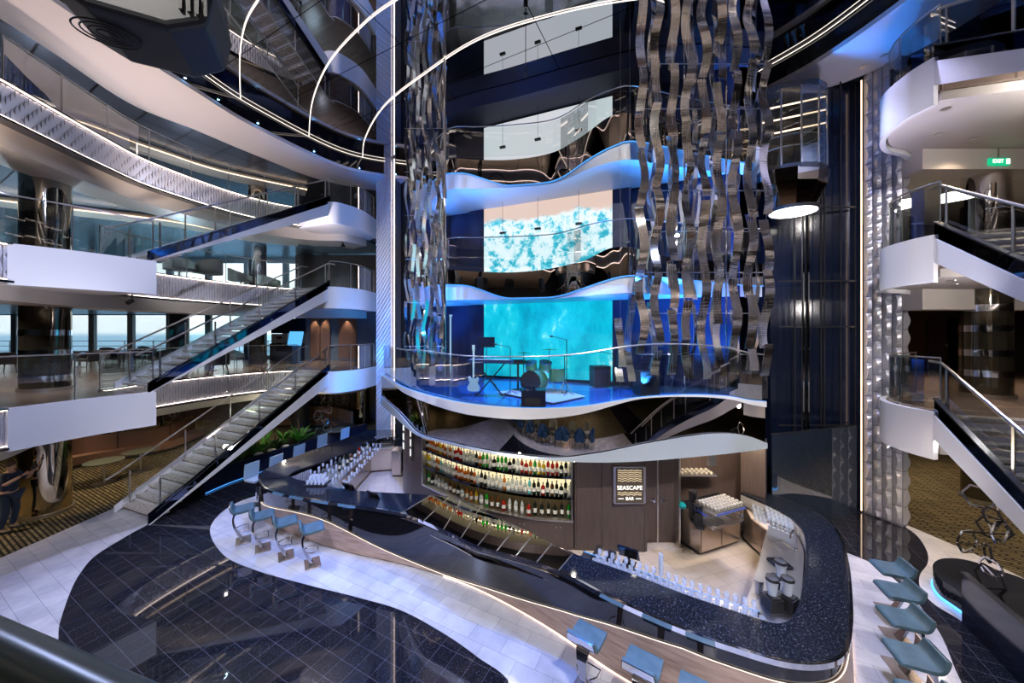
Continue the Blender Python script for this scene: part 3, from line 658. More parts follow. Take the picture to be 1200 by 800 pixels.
m = MB(); m.box((mx_-.2, SY-.027, SZ0+H_*.13), (.12, .006, .012)); m.box((mx_+.2, SY-.027, SZ0+H_*.13), (.12, .006, .012)); m.build('dash', whitelit, sg)

for k, (x0, x1) in enumerate(((3.08, 3.46), (3.5, 3.88))):
    d = thing('door_%d' % (k+1), None, None); d['kind'] = 'structure'
    m = MB(); m.box(((x0+x1)/2, 8.42, 1.17), (x1-x0, .05, 2.3)); m.build('door_leaf', dwood, d)
    hx = x1-.07 if k == 0 else x0+.07
    m = MB(); m.box((hx, 8.38, 1.05), (.05, .02, .14)); m.tube([(hx, 8.37, 1.05), (hx, 8.33, 1.05), (hx+(.1 if k else -.1), 8.33, 1.05)], .01, 6); m.build('door_handle', chrome, d)
m = MB(); m.box((3.90, 8.32, 1.17), (.04, .3, 2.34)); m.box((3.48, 8.40, 1.17), (.03, .03, 2.3)); struct(m, 'trim_door_frame', steel)
m = MB(); m.box((3.07, 8.3, 1.17), (.05, .5, 2.34)); m.box((4.95, 9.12, 1.17), (2.1, .1, 2.34)); m.box((3.93, 8.75, 1.17), (.05, .8, 2.34)); struct(m, 'wall_coffee_recess', dwood)
m = MB(); m.prism([A(868, 8.75), A(897, 8.35), (6.45, 8.9), (6.2, 9.3)], 0, CZ-.03); struct(m, 'wall_corner_post', dwood)
m = MB(); m.box((5.15, 9.06, 1.75), (.22, .02, .3)); tag(m.build('wall_panel', steel), 'small pale metal plate on the wall behind the espresso machine', 'wall plate')
m = MB(); m.box((4.55, 8.82, 1.52), (.95, .42, .03)); gsh = m.build('wall_shelf', steel); tag(gsh, 'wall shelf with upturned cups left of the metal plate', 'shelf')

# left screen panel on the core
a, b = core[1], core[8]
pn = thing('menu_screen', 'lit menu panel with rows of pictures on the left end of the brown core', 'screen')
P_ = off(core, -.03); a, b = P_[5], P_[12]
m = MB(); m.bar((*a, 1.75), (*b, 1.75), .03, .95); m.build('panel_frame', gunm, pn)
P_ = off(core, -.05); a, b = P_[5], P_[12]
scrw = E('menu_tiles', (.95, .92, .88), .9)
m = MB()
for r_ in range(3):
    for c_ in range(2):
        t0 = .12+.42*c_; t1 = t0+.34; z = 2.05-.29*r_
        m.bar((a[0]+(b[0]-a[0])*t0, a[1]+(b[1]-a[1])*t0, z), (a[0]+(b[0]-a[0])*t1, a[1]+(b[1]-a[1])*t1, z), .012, .2)
m.build('menu_tiles', scrw, pn)

# ---------------------------------------------------------------- screens and middle balconies
SL, SR = (-1.02, 12.73), (3.15, 11.0)
sd = Vector((SR[0]-SL[0], SR[1]-SL[1])).normalized(); sn = Vector((-sd.y, sd.x))
sp2 = lambda t, d=0: (SL[0]+(SR[0]-SL[0])*t+sn.x*d, SL[1]+(SR[1]-SL[1])*t+sn.y*d)
m = MB(); a, b = sp2(-.78, .35), sp2(1.76, .35); m.bar((*a, 8.2), (*b, 8.2), .3, 9.6); struct(m, 'wall_stage_back', navy)
a, b = sp2(-.13, .1), sp2(0, .1); m = MB(); m.bar((*a, 8), (*b, 8), .25, 9.0); a, b = sp2(1.0, .1), sp2(1.12, .1); m.bar((*a, 8), (*b, 8), .25, 9.0); struct(m, 'trim_screen_piers', navy)
for (z0, z1, mt, lb) in ((3.5, 6.17, scr1, 'lowest large video screen showing turquoise sea behind the stage'), (7.0, 9.51, scr2, 'middle large video screen showing white surf on a beach'), (10.4, 12.45, scr3, 'uppermost large video screen, plain pale grey')):
    sc = thing('video_screen', lb, 'screen', group='stacked video screens')
    a, b = sp2(0, .05), sp2(1, .05); m = MB(); m.bar((*a, (z0+z1)/2), (*b, (z0+z1)/2), .08, z1-z0); m.build('screen_housing', blackm, sc)
    a, b = sp2(0.002), sp2(.998); m = MB(); m.bar((*a, (z0+z1)/2), (*b, (z0+z1)/2), .01, z1-z0-.02); m.build('screen_picture', mt, sc)
    if z0 > 7-.1:
        for t in (.2, .48, .78):
            q = sp2(t, -.35); m = MB(); m.box((*q, z1-1.05), (.2, .08, .06), math.atan2(sd.y, sd.x)); o = m.build('small_fixture', blackm)
            tag(o, 'small black fixture in front of the %s video screen, %s of three' % ('middle' if z0 < 8 else 'uppermost', {.2: 'leftmost', .48: 'middle one', .78: 'rightmost'}[t]), 'fixture', 'fixtures before the screens')
            m = MB(); m.tube([(*q, z1-1.02), (*q, z1+.05)], .006, 5); m.build('hanger', gunm, o)
bal = crv([A(500, 12.2), A(525, 11.0), A(560, 10.9), A(600, 10.8), A(650, 10.5), A(690, 9.6), A(720, 9.2), A(745, 9.1), A(800, 9.5), A(860, 9.9), A(893, 10.0)], 8)
balcony_white = M('soffit_white', (.6, .62, .66), .3)  # plain white underside paint, not emissive
for k, z in ((0, 6.9), (1, 10.35), (2, 13.0)):
    nm = ('middle', 'upper', 'top')[k]
    a, b = sp2(1.7, .1), sp2(-.72, .1)
    bal_ = bal if k < 2 else crv([A(490, 13.2), A(530, 12.0), A(600, 11.2), A(680, 10.4), A(745, 9.9), A(820, 9.7), A(900, 9.9)], 8)
    m = MB(); m.prism(bal_+[a, b], z-(.85 if k < 2 else .5), z-.02); struct(m, 'floor_balcony_'+nm, balcony_white if k < 2 else M('matt_navy_soffit', (.022, .025, .055), .65))
    if k < 2:
        bx = [600+p[0]/p[1]*F for p in bal]
        zt = [z+lin([(500, .1), (600, -.02), (680, .1), (720, .35), (800, .1), (905, .1)], x) for x in bx]
        zlo = [z-.85+lin([(500, .55), (540, .45), (600, .04), (640, .04), (745, .45), (905, .3)], x) for x in bx]
        m = MB(); m.band(off(bal, -.04), off(bal, .0), zlo, zt, True); struct(m, 'wall_balcony_mirror_'+nm, tmirror)
        m = MB(); m.tube([(p[0], p[1], q) for p, q in zip(off(bal, -.05), zlo)], .015, 6); struct(m, 'trim_balcony_blue_line_'+nm, ledb)
        railing('glass_railing', off(bal, .06), z+.1, 'curved glass railing of the %s balcony in front of the video screens' % nm, step=1.4, h=1.0, post=False)

# black panel painted as the dark void beside the left ribbons; black rear wall
m = MB(); m.prism([A(463, 17.5), A(475, 16.5), A(476, 18), A(463, 18.4)], 3.45, 13); m.prism([(-5.6, 18.2), (7, 18.2), (7, 18.5), (-5.6, 18.5)], 0, 13); struct(m, 'wall_black_void', blackm)
# back-stage doorway
m = MB()
for x0 in (528, 543):
    a = A(x0, 13.5); 
    m.box((a[0], a[1], 4.6), (.06, .06, 2.2))
m.box((A(535, 13.5)[0], 13.5, 5.7), (.55, .06, .06)); tag(m.build('doorway_frame', ledcool), 'pale lit doorway frame at the left rear of the stage', 'doorway')
m = MB(); m.cyl((*A(521, 10.2), 3.45), .035, 9.5, 12); tag(m.build('support_pole', chrome), 'slim vertical chrome pole between the left ribbons and the stage', 'pole')

# ---------------------------------------------------------------- mirror ribbons
def strand(x, y, z0, z1, wd, label, group, ph, face):
    root = thing('ribbon_strand', label, 'hanging sculpture', (x, y, 0), 0, group)
    m = MB(); m.tube([(0, 0, z0-.1), (0, 0, 12.99)], .003, 5); m.build('suspension_wire', steel, root)
    z = z1
    while z > z0+.3:
        h = R.uniform(.9, 2.0); h = min(h, z-z0)
        if h < .35: break
        am = R.uniform(.035, .075)*R.choice((-1, 1)); dm = R.uniform(.05, .10)*R.choice((-1, 1)); p0 = R.uniform(0, 6.28); wl = R.uniform(1.7, 2.3)
        K = max(8, int(h/.07)); vs = []; fs = []; ca, sa = math.cos(face), math.sin(face); f2 = face+R.uniform(-.16, .16)
        for k in range(K+1):
            t = k/K; zz = z-h*t; lx = am*math.sin(2*PI*zz/wl+p0); ly = dm*math.cos(2*PI*zz/wl*1.0+p0)
            ax = math.cos(f2+.10*math.sin(3*zz)); ay = math.sin(f2+.10*math.sin(3*zz))
            for q in (-1, 1): 
                for th in (0, .008): vs.append((lx+ax*wd/2*q-ay*th, ly+ay*wd/2*q+ax*th, zz))
        for k in range(K):
            a = 4*k; fs += [(a, a+2, a+6, a+4), (a+1, a+5, a+7, a+3), (a, a+4, a+5, a+1), (a+2, a+3, a+7, a+6)]
        fs += [(0, 1, 3, 2), (4*K, 4*K+2, 4*K+3, 4*K+1)]
        m = MB(); m.add(vs, fs, True); m.build('ribbon', ribbon_m, root)
        z -= h*R.uniform(.92, 1.06)
    return root
nf = 9
for i in range(nf):
    px = 752+i*(898-752)/(nf-1); strand(*A(px, 8.35-.03*i), 3.9+(.5 if i < 1 else 0)+R.uniform(-.1, .25), 12.95, .20, 'front strand of hanging mirror ribbons, %s from the left in the right-hand curtain' % nth(i), 'front ribbons of the right curtain', i, 0)
for i in range(6):
    px = 764+i*(886-764)/5; strand(*A(px, 8.85), 3.75+R.uniform(-.1, .3), 12.95, .17, 'rear strand of hanging mirror ribbons, %s from the left in the right-hand curtain' % nth(i), 'rear ribbons of the right curtain', i, .5)
for i, px in enumerate((727, 738)): strand(*A(px, 8.9), 3.8, 6.0-.6*(1-i), .19, 'short low strand of mirror ribbons, %s of the pair left of the right-hand curtain' % ('left', 'right')[i], 'short ribbon strands', i, 0)
for i in range(7):
    px = 477+i*7; strand(*A(px, 11.9-.25*i), 3.9, 12.95, .14, 'strand of mirror ribbons seen almost edge-on, %s from the left in the left-hand curtain' % nth(i), 'ribbons of the left curtain', i, [1.3, 1.15, .9, 1.1, .8, .6, .5][i])
for i in range(5):
    px = 482+i*8; strand(*A(px, 12.8), 4.3, 12.95, .15, 'rear strand of mirror ribbons, %s from the left in the left-hand curtain' % nth(i), 'rear ribbons of the left curtain', i, .4)
for cu, (xa, xb, D, zs) in enumerate(((748, 900, 8.6, (4.5, 5.5, 6.5, 7.5, 8.5, 9.5, 10.5, 11.6)), (474, 524, 11.3, (4.6, 6.0, 7.4, 8.8, 10.2, 11.6)))):
    for i, z in enumerate(zs):
        m = MB(); m.tube([(*A(xa, D), z), (*A(xb, D), z)], .009, 6); tag(m.build('spacer_rod', steel), 'thin horizontal rod through the %s ribbon curtain, %s from the bottom' % (('right', 'left')[cu], nth(i)), 'rod', 'rods through the ribbon curtains')
for px in (802, 851): m = MB(); m.tube([(*A(px, 8.55), 3.5), (*A(px, 8.55), 12.98)], .02, 8); tag(m.build('vertical_rod', chrome), 'vertical chrome rod among the right ribbons, %s of two' % ('left' if px == 802 else 'right'), 'rod', 'vertical rods in the right curtain')
# ---------------------------------------------------------------- the bar counter
TZ = 1.1
t_ = lambda x, y: G(x, y, TZ)
outp = [t_(x, y) for x, y in ((303, 562), (312, 572), (340, 580), (400, 590), (470, 601), (520, 620), (560, 639), (605, 651), (655, 668), (720, 702), (800, 737), (860, 758), (920, 775), (965, 777), (990, 765), (998, 735), (998, 700), (994, 660), (985, 628), (965, 606), (930, 588), (885, 573))]
inp = [t_(x, y) for x, y in ((340, 558), (350, 562), (375, 566), (410, 574), (505, 580), (540, 586), (585, 608), (625, 626), (672, 648), (740, 672), (800, 695), (850, 712), (900, 728), (918, 729), (929, 722), (938, 700), (942, 675), (944, 650), (943, 628), (930, 608), (905, 593), (868, 577))]
bo, bi = crv(outp, 8), crv(inp, 8)
ig0, ig1 = 4*8, 8*8
footp = [G(x, y, 0) for x, y in ((304, 603), (311, 610), (340, 625), (400, 645), (470, 661), (520, 675), (560, 690), (605, 713), (655, 743), (720, 788), (800, 833))]+[p for p in outp[11:]]
fo = crv(footp, 8); so = off(bo, .05)
def onface(i, z, d=0.0):
    k = z/1.05; return (fo[i][0]+(so[i][0]-fo[i][0])*k, fo[i][1]+(so[i][1]-fo[i][1])*k)
def loft(z0l, z1l, d0, d1):
    lo0 = [onface(i, z) for i, z in enumerate(z0l)]; hi0 = [onface(i, z) for i, z in enumerate(z1l)]
    a0, a1, b0, b1 = off(lo0, d0), off(lo0, d1), off(hi0, d0), off(hi0, d1); m = MB(); vs = []
    for i in range(len(fo)): vs += [(*a0[i], z0l[i]), (*b0[i], z1l[i]), (*b1[i], z1l[i]), (*a1[i], z0l[i])]
    fs = []
    for i in range(len(fo)-1):
        a, b = 4*i, 4*i+4
        for k in range(4): fs.append((a+k, a+(k+1) % 4, b+(k+1) % 4, b+k))
    n_ = len(fo); fs += [(3, 2, 1, 0), (4*n_-4, 4*n_-3, 4*n_-2, 4*n_-1)]
    m.add(vs, fs, True); return m
bar = thing('bar_counter', 'long looping bar counter with black granite top and lit brown wooden skirt', 'bar counter')
m = MB(); m.band(bo[:ig0+1], bi[:ig0+1], TZ-.05, TZ, False); m.build('granite_top', granite, bar)
m = MB(); m.band(bo[ig1:], bi[ig1:], TZ-.05, TZ, False); m.build('granite_top', granite, bar)
m = MB(); m.band(off(bo, -.012), off(bo, .03), TZ-.065, TZ+.004); m.build('chrome_edge', chrome, bar)
loft([.0]*len(fo), [TZ-.05]*len(fo), .0, .05).build('black_front', black, bar)
dxp = [600+p[0]/p[1]*F for p in fo]
hts = []; lh_ = smooth([(304, .48), (340, .64), (382, .60), (445, .25), (490, .10), (535, .05), (580, .16), (625, .30), (670, .47), (720, .68), (800, .82)])
for i, x in enumerate(dxp):
    if i < 13*8: hts.append(lh_(x))
    else: hts.append(.82)
loft([.03]*len(fo), hts, -.025, -.002).build('wooden_skirt', brown, bar)
m = MB(); m.tube([(*p, h+.006) for p, h in zip(off([onface(i, h) for i, h in enumerate(hts)], -.02), hts)], .004, 6); m.build('skirt_light_line', ledw, bar)
m = MB(); m.tube([(p[0], p[1], .018) for p in off(fo, -.012)][40:], .010, 6); m.build('floor_light_line', E('foot_glow', (1, .66, .45), 4), bar)
# glazed middle section
m = MB(); m.band(off(bo[ig0:ig1+1], .02), off(bi[ig0:ig1+1], -.02), TZ-.015, TZ, False); m.build('glass_top', topgls, bar)
m = MB(); m.band(off(bo[ig0:ig1+1], .06), off(bi[ig0:ig1+1], -.04), TZ-.30, TZ-.28, False); m.build('bronze_mirror_tray', bronze_m, bar)
m = MB(); m.tube([(*p, TZ-.1) for p in off(bo[ig0:ig1+1], -.0)], .012, 6); m.tube([(*p, TZ) for p in bi[ig0:ig1+1]], .012, 6); m.tube([(*p, TZ-.25) for p in off(bi[ig0:ig1+1], -.12)], .010, 6); m.build('steel_rails', chrome, bar)
for k in range(ig0, ig1+1, 4):
    m = MB(); m.bar((*bo[k], TZ+.005), (*bi[k], TZ+.005), .014, .01); m.bar((*bi[k], TZ-.3), (*bi[k], TZ), .015, .015); m.build('cross_bracket', steel, bar)
m = MB(); m.tube([(*p, TZ-.06) for p in off(bo[ig0:ig1+1], .12)], .014, 6); m.build('led_rail', ledw, bar)
ins = [p for p in off(bi, -.02)]
inner_scale = M('bar_inner_scales', (.6, .58, .56), .25, metal=.5)
for sl in (ins[ig1:], ins[:ig0]): m = MB(); m.wall(sl, .2, TZ-.05, .02, True); m.build('inner_panel', inner_scale, bar)
# rear arm, running back to the left scale column
ra_o = crv([t_(303, 562), t_(304, 555), t_(320, 545), t_(350, 533), t_(395, 517), t_(430, 505), t_(462, 503)], 8)
ra_i = crv([t_(335, 560), t_(345, 552), t_(362, 546), t_(385, 538), t_(420, 524), t_(445, 514), t_(468, 511)], 8)
m = MB(); m.band(ra_o, ra_i, TZ-.05, TZ); m.build('granite_top', granite, bar)
m = MB(); m.wall(off(ra_o, -.06), 0, TZ-.05, .06); m.build('rear_front', black, bar)
m = MB(); scales(m, [t_(336, 559), t_(350, 553), t_(365, 547)], .35, TZ-.04, .07, .3, .02, -1); m.build('scale_end_panel', scale_m, bar)
# floor behind the bar
patch('floor_bar', [p for p in off(bi, -.05)]+[(5.9, 8.9), (3.9, 9.0), (3.1, 8.5), (1.4, 8.3), (0, 8.6), (-2.4, 10.2), (-3.0, 11.5), (-4.5, 14.5), (-5.4, 13.9), (-5.9, 11.0)], cream_tile, .02)

# ---------------------------------------------------------------- under-counter steel units
def cabinet(name, a, b, depth, z0, z1, ndoor, label, doorm=champ, top=steel, drawer=False, group='bar cabinets'):
    """front runs from a to b; body lies to the left of that direction"""
    ang = math.atan2(b[1]-a[1], b[0]-a[0]); L = math.dist(a, b)
    r = thing(name, label, 'cabinet', (a[0], a[1], 0), ang, group)
    m = MB(); m.box((L/2, depth/2, (z0+.1+z1-.04)/2), (L, depth, z1-.04-z0-.1)); m.build('body', champ, r)
    m = MB(); m.box((L/2, depth/2+.04, z0+.05), (L, depth-.08, .1)); m.build('plinth', gunm, r)
    m = MB(); m.box((L/2, depth/2-.01, z1-.02), (L+.02, depth+.02, .04)); m.build('worktop', top, r)
    wd = L/ndoor
    for i in range(ndoor):
        zt = z1-.07
        if drawer and i == 0:
            m = MB(); m.box((wd*(i+.5), -.012, zt-.1), (wd-.04, .02, .2)); q = m.build('drawer', doorm, r); m = MB(); m.box((wd*(i+.5), -.03, zt-.1), (.08, .02, .02)); m.build('handle', chrome, q); zt -= .22
        m = MB(); m.box((wd*(i+.5), -.012, (z0+.13+zt)/2), (wd-.04, .02, zt-z0-.13)); q = m.build('door', doorm, r)
        m = MB(); m.bar((wd*(i+.9 if i % 2 == 0 else i+.1), -.03, zt-.22), (wd*(i+.9 if i % 2 == 0 else i+.1), -.03, zt-.08), .015, .015); m.build('handle', chrome, q)
    return r
ga = lambda x, y: G(x, y, .0)
# coffee block
a, b, c_ = G(800, 637, 0), G(821, 653, 0), G(867, 638, 0)
cabinet('coffee_cabinet', b, c_, .6, 0, .98, 2, 'steel cabinet with a drawer under the espresso machine', top=granite, drawer=True)
cabinet('undercounter_unit', G(872, 635, 0), G(894, 657, 0), .28, 0, .92, 1, 'single champagne-coloured door unit between the espresso block and the sink')
cabinet('undercounter_fridge', G(392, 577, 0), G(434, 548, 0), .5, 0, .85, 3, 'long run of glossy fridge doors in the left part of the bar')
cabinet('corner_cabinet', G(436, 548, 0), G(458, 548, 0), .5, 0, .92, 1, 'square pale steel cabinet at the far left corner of the bar')
cabinet('side_cabinet', G(459, 560, 0), G(470, 560, 0), .45, 0, .95, 1, 'narrow pale cabinet beside the left end of the brown bar core')
# right inner sink run under the right arm
rin = off(bi[13*8:19*8+1], .03)
ridge = resample(crv([G(868, 712, .86), G(876, 700, .86), G(884, 678, .86), G(891, 650, .86), G(898, 624, .86), G(906, 603, .86)], 12), .01)
ridge = [ridge[int(i*(len(ridge)-1)/(len(rin)-1))] for i in range(len(rin))]
wk = thing('sink_unit', 'stainless sink and ice well following the inside of the right bar arm', 'sink unit')
sk0 = rin; sk1 = ridge
m = MB(); m.band(sk0, sk1, .82, .86); m.build('steel_worktop', steel, wk)
m = MB(); m.wall(off(ridge, -.04), .1, .82, .03); m.build('front_panel', champ, wk)
cxy = sk0[len(sk0)//2]; mid = lambda t, d: tuple(rin[int(t*(len(rin)-1))][k]*(1-d/.62)+ridge[int(t*(len(rin)-1))][k]*d/.62 for k in (0, 1))
for k, (t, d, sx, sy) in enumerate(((.72, .34, .26, .34), (.55, .32, .26, .28), (.42, .3, .26, .2))):
    q = mid(t, d); m = MB()
    for dx, dy, ax, ay in ((sx/2, 0, .015, sy), (-sx/2, 0, .015, sy), (0, sy/2, sx, .015), (0, -sy/2, sx, .015)): m.box((q[0]+dx, q[1]+dy, .875), (ax, ay, .05))
    m.box((q[0], q[1], .864), (sx, sy, .006)); m.build('basin', gunm if k else steel, wk)
q = mid(.78, .12)
m = MB(); m.tube([(0, 0, 0), (0, 0, .28), (-.03, -.02, .36), (-.1, -.05, .4), (-.18, -.1, .36), (-.19, -.1, .28)], .014, 8); m.cyl((0, 0, 0), .03, .03)
tp = m.build('faucet', chrome); tp.location = (q[0], q[1], .86); tag(tp, 'tall curved chrome tap over the sink in the right bar arm', 'tap')
q = mid(.2, .5); m = MB(); m.lathe([(.05, 0), (.07, .22)], (0, 0, 0), 14); sc_ = m.build('ice_scoop_holder', steel); sc_.location = (q[0], q[1], .86); tag(sc_, 'small steel cup on the inner ledge of the right bar arm', 'cup')

# glasses
def glass_proto(kind):
    m = MB()
    if kind == 'wine': m.lathe([(.035, 0), (.034, .004), (.005, .012), (.005, .09), (.03, .12), (.038, .15), (.032, .20), (.031, .20), (.036, .15), (.028, .125), (.002, .10)], (0, 0, 0), 12)
    elif kind == 'tumbler': m.lathe([(.033, 0), (.04, .10), (.038, .10), (.031, .008), (0.001, .008)], (0, 0, 0), 12)
    else: m.lathe([(.03, 0), (.038, .16), (.036, .16), (.028, .01), (0.001, .01)], (0, 0, 0), 12)
    return m
gp = {}
def put_glass(kind, loc, label, group):
    loc = (loc[0], loc[1], loc[2]+.001)
    if kind not in gp: o = glass_proto(kind).build(kind+'_glass', barglass); o.location = loc; gp[kind] = tag(o, label, 'glass', group); return
    o = gp[kind].copy(); COL.objects.link(o); o.location = loc; tag(o, label, 'glass', group)
# stacked glasses on the left granite top, and on the service tray inside the left loop
tray = thing('glass_rack', 'black bar rack of glasses on the left granite top', 'rack', (*t_(372, 567), TZ))
m = MB(); m.box((0, 0, .02), (.55, .32, .03)); m.build('tray', blackm, tray)
c0 = t_(372, 567)
for i in range(5):
    for j in range(3): put_glass('tumbler', (c0[0]-.2+.1*i, c0[1]-.1+.1*j, TZ+.035), 'tumbler in the black rack on the left granite top', 'tumblers in the black rack')
for i in range(4):
    for j in range(2): put_glass('tumbler', (c0[0]-.15+.1*i, c0[1]-.05+.1*j, TZ+.14), 'tumbler stacked on the rack on the left granite top', 'upper tumblers on the black rack')
svc = thing('service_counter', 'pale steel service counter crowded with glasses inside the left bar loop', 'counter')
sa, sb = [t_(352, 556), t_(400, 540), t_(440, 520), t_(466, 513)], [t_(425, 574), t_(430, 562), t_(450, 527), t_(470, 519)]
svp = [G(360, 563, .9), G(420, 586, .9), G(440, 583, .9), G(395, 565, .9), G(436, 526, .9), G(462, 524, .9), G(462, 516, .9), G(432, 516, .9), G(400, 535, .9)]
m = MB(); m.prism(svp, .86, .9); m.build('steel_top', steel, svc)
m = MB(); m.prism([(x*1.0-.05, y+.04) for x, y in svp], .1, .86); m.build('body', champ, svc)
for i in range(15):
    for j in range(4):
        t = i/14; x, y = (1-t)*(364+j*13)+t*(432+j*4.5), (1-t)*(559+j*4)+t*(519+j*2)
        q = G(x, y, .9); put_glass('wine' if (i+j) % 3 == 0 else 'tumbler' if (i+j) % 3 == 1 else 'highball', (*q, .9), 'glass among the close rows on the service counter in the left bar loop', 'glasses on the left service counter')
for i in range(8):
    q = G(398+i*4.6, 551-i*3.6, .9); bottle(i % 4, ['dark', 'clear', 'dark', 'brown', 'dark', 'red', 'dark', 'clear'][i], (*q, .9), 'bottle in the row at the left service counter, %s from the front' % nth(i), 'bottles at the left service counter')
for i in range(7):
    q = G(440+i*3.6, 518-(i % 2), .92); put_glass('wine', (*q, .92), 'wine glass in the row on the far corner cabinet', 'wine glasses on the corner cabinet')
# glasses along the inside of the near arm
shelf_p = off(bi[8*8:13*8+4], .0)
ns = thing('glass_washer_shelf', 'pale lit steel ledge full of glasses along the inside of the near bar arm', 'ledge')
m = MB(); m.band(off(shelf_p, .02), off(shelf_p, .46), .86, .9); m.build('steel_ledge', steel, ns)
m = MB(); m.wall(off(shelf_p, .40), .05, .86, .02); m.build('ledge_front', champ, ns)
m = MB(); m.tube([(*p, .9) for p in off(shelf_p, .46)], .008, 6); m.build('blue_light_line', ledb, ns)
for j in range(3):
    Pq = resample(off(shelf_p, .12+.12*j), .115)
    for i, q in enumerate(Pq[3:-2]):
        put_glass('highball' if j < 2 else 'wine', (*q, .9), 'glass standing on the lit ledge inside the near bar arm', 'glasses on the near ledge')
for k in range(6):
    q = resample(off(shelf_p, .3), .1)[14]; put_glass('tumbler', (q[0], q[1], .9+.05*k+.16), 'glass in the tall stack on the near ledge', 'tall stack of glasses')
# glasses on the right arm ledge
for j in range(5):
    for i in range(9):
        q = G(882+i*5.2+j*1, 590+i*2.2+j*4.2, .9)
        if q[0]/q[1]*F+600 < 936: put_glass('wine' if i > 2 else 'tumbler', (*q, .86), 'stemmed glass in the dense rows behind the tap on the right bar arm', 'glasses behind the tap')
rl = thing('glass_shelf_right', 'pale ledge holding rows of glasses behind the tap', 'ledge'); m = MB(); m.prism([G(872, 590, .86), G(905, 592, .86), G(930, 608, .86), G(936, 640, .86), G(912, 645, .86), G(905, 625, .86), G(880, 606, .86)], .82, .858); m.build('steel_ledge', cream_tile, rl)

# blenders at the near end of the right arm
def blender():
    r = thing('blender', 'x', 'blender', (0, 0, .86))
    m = MB(); m.box((0, 0, .09), (.2, .22, .18)); m.box((0, -.02, .19), (.14, .16, .03)); m.build('motor_base', blackm, r)
    m = MB(); m.lathe([(.055, .2), (.085, .42), (.08, .42), (.05, .21)], (0, 0, 0), 12); m.tube([(.08, 0, .4), (.14, 0, .38), (.13, 0, .27), (.07, 0, .25)], .012, 6); m.build('jug', barglass, r)
    m = MB(); m.lathe([(.09, .42), (.085, .46), (.04, .47)], (0, 0, 0), 12); m.build('lid', blackm, r); return r
bl = blender(); pos_b = [G(905, 712, .86), G(923, 712, .86), G(915, 690, .86), G(900, 655, .86)]
for k, (q, lb) in enumerate(zip(pos_b[:3], ('blender nearest the left in the corner of the bar', 'blender at the near right corner inside the bar, closest to the granite', 'rear blender with a jug near the sink'))):
    o = bl if k == 0 else dup(bl, bl.location, .5*k); o.location = (*q, .86); o['label'] = lb; o.rotation_euler.z = .5*k
# till screens
def till(loc, rz, label):
    r = thing('till_screen', label, 'till', loc, rz, 'till screens')
    m = MB(); m.box((0, 0, .01), (.22, .2, .02)); m.tube([(0, 0, .02), (0, .03, .12)], .03, 8); m.build('foot', blackm, r)
    m = MB(); m.box((0, .02, .22), (.36, .03, .26), 0, 0, -.5); m.build('display', black, r)
    m = MB(); m.box((.3, .05, .06), (.14, .2, .12)); m.build('receipt_printer', gunm, r); return r
till((*G(410, 578, .98), .92), 2.7, 'black till screen on the service counter at the left bar loop')
till((*G(439, 590, .95), .92), 2.6, 'bluish till screen just left of the glazed counter section')
till((*G(737, 661, .9), .9), 2.6, 'black till screen behind the near granite arm left of the glasses')
# white service units poking out behind the near arm
wu = thing('pale_service_unit', 'slim white upright unit behind the start of the near granite arm', 'unit', (*G(700, 657, .75), 0), -.45)
m = MB(); m.box((0, 0, .48), (.12, .5, .8)); m.build('body', white, wu); m = MB(); m.box((0, -.0, .89), (.14, .52, .02)); m.build('top', steel, wu)

# ---------------------------------------------------------------- espresso machine, grinders
em = thing('espresso_machine', 'large chrome espresso machine with cups on top, on the black coffee counter', 'espresso machine', (*G(845, 614, .98), .98), math.atan2(c_[1]-b[1], c_[0]-b[0]))
c_ = G(867, 638, 0)
m = MB(); m.box((0, .1, .06), (.82, .5, .06)); m.box((0, -.05, .11), (.8, .3, .04)); [m.cyl((sx*.36, sy, 0), .025, .04, 10) for sx in (-1, 1) for sy in (-.1, .28)]; m.build('drip_tray', steel, em)
m = MB(); m.prism([(-.4, .1), (.4, .1), (.4, .36), (-.4, .36)], .09, .36); m.box((0, .02, .38), (.86, .5, .06)); m.build('machine_body', steel, em)
m = MB(); m.box((0, -.235, .375), (.84, .012, .025)); m.box((-.415, .15, .25), (.012, .3, .03)); m.build('blue_trim', E('espresso_blue', (.12, .2, 1), .3), em)
for k in range(3):
    x = -.25+.25*k; m = MB(); m.cyl((x, -.08, .26), .04, .08, 12); m.tube([(x, -.1, .25), (x, -.27, .24)], .014, 6); m.build('group_head', chrome, em)
m = MB(); m.tube([(.37, -.15, .3), (.38, -.2, .2), (.37, -.2, .13)], .008, 6); m.build('steam_wand', chrome, em)
m = MB(); m.box((0, .02, .425), (.86, .5, .006));
for sx in (-1, 1): m.tube([(sx*.43, -.23, .45), (sx*.43, .27, .45)], .006, 6)
m.tube([(-.43, .27, .45), (.43, .27, .45)], .006, 6); m.build('cup_rail', chrome, em)
cupm = M('white_china', (.8, .76, .7), .25)
m = MB(); m.lathe([(.022, 0), (.036, .05), (.034, .05), (.02, .006), (.001, .006)], (0, 0, 0), 10); cup = m.build('coffee_cup', cupm); first = True
ang = em.rotation_euler.z
for i in range(9):
    for j in range(5):
        x, y = -.37+.092*i, -.17+.092*j; q = (em.location.x+x*math.cos(ang)-y*math.sin(ang), em.location.y+x*math.sin(ang)+y*math.cos(ang), em.location.z+.43+.002)
        o = cup if first else cup.copy(); 
        if not first: COL.objects.link(o)
        first = False; o.location = q; tag(o, 'white cup in the rows on top of the espresso machine', 'cup', 'cups on the espresso machine')
for i in range(7):
    for j in range(3):
        o = cup.copy(); COL.objects.link(o); o.location = (4.2+.12*i, 8.68+.12*j, 1.54); tag(o, 'cup in the rows on the wall shelf left of the espresso machine', 'cup', 'cups on the wall shelf')
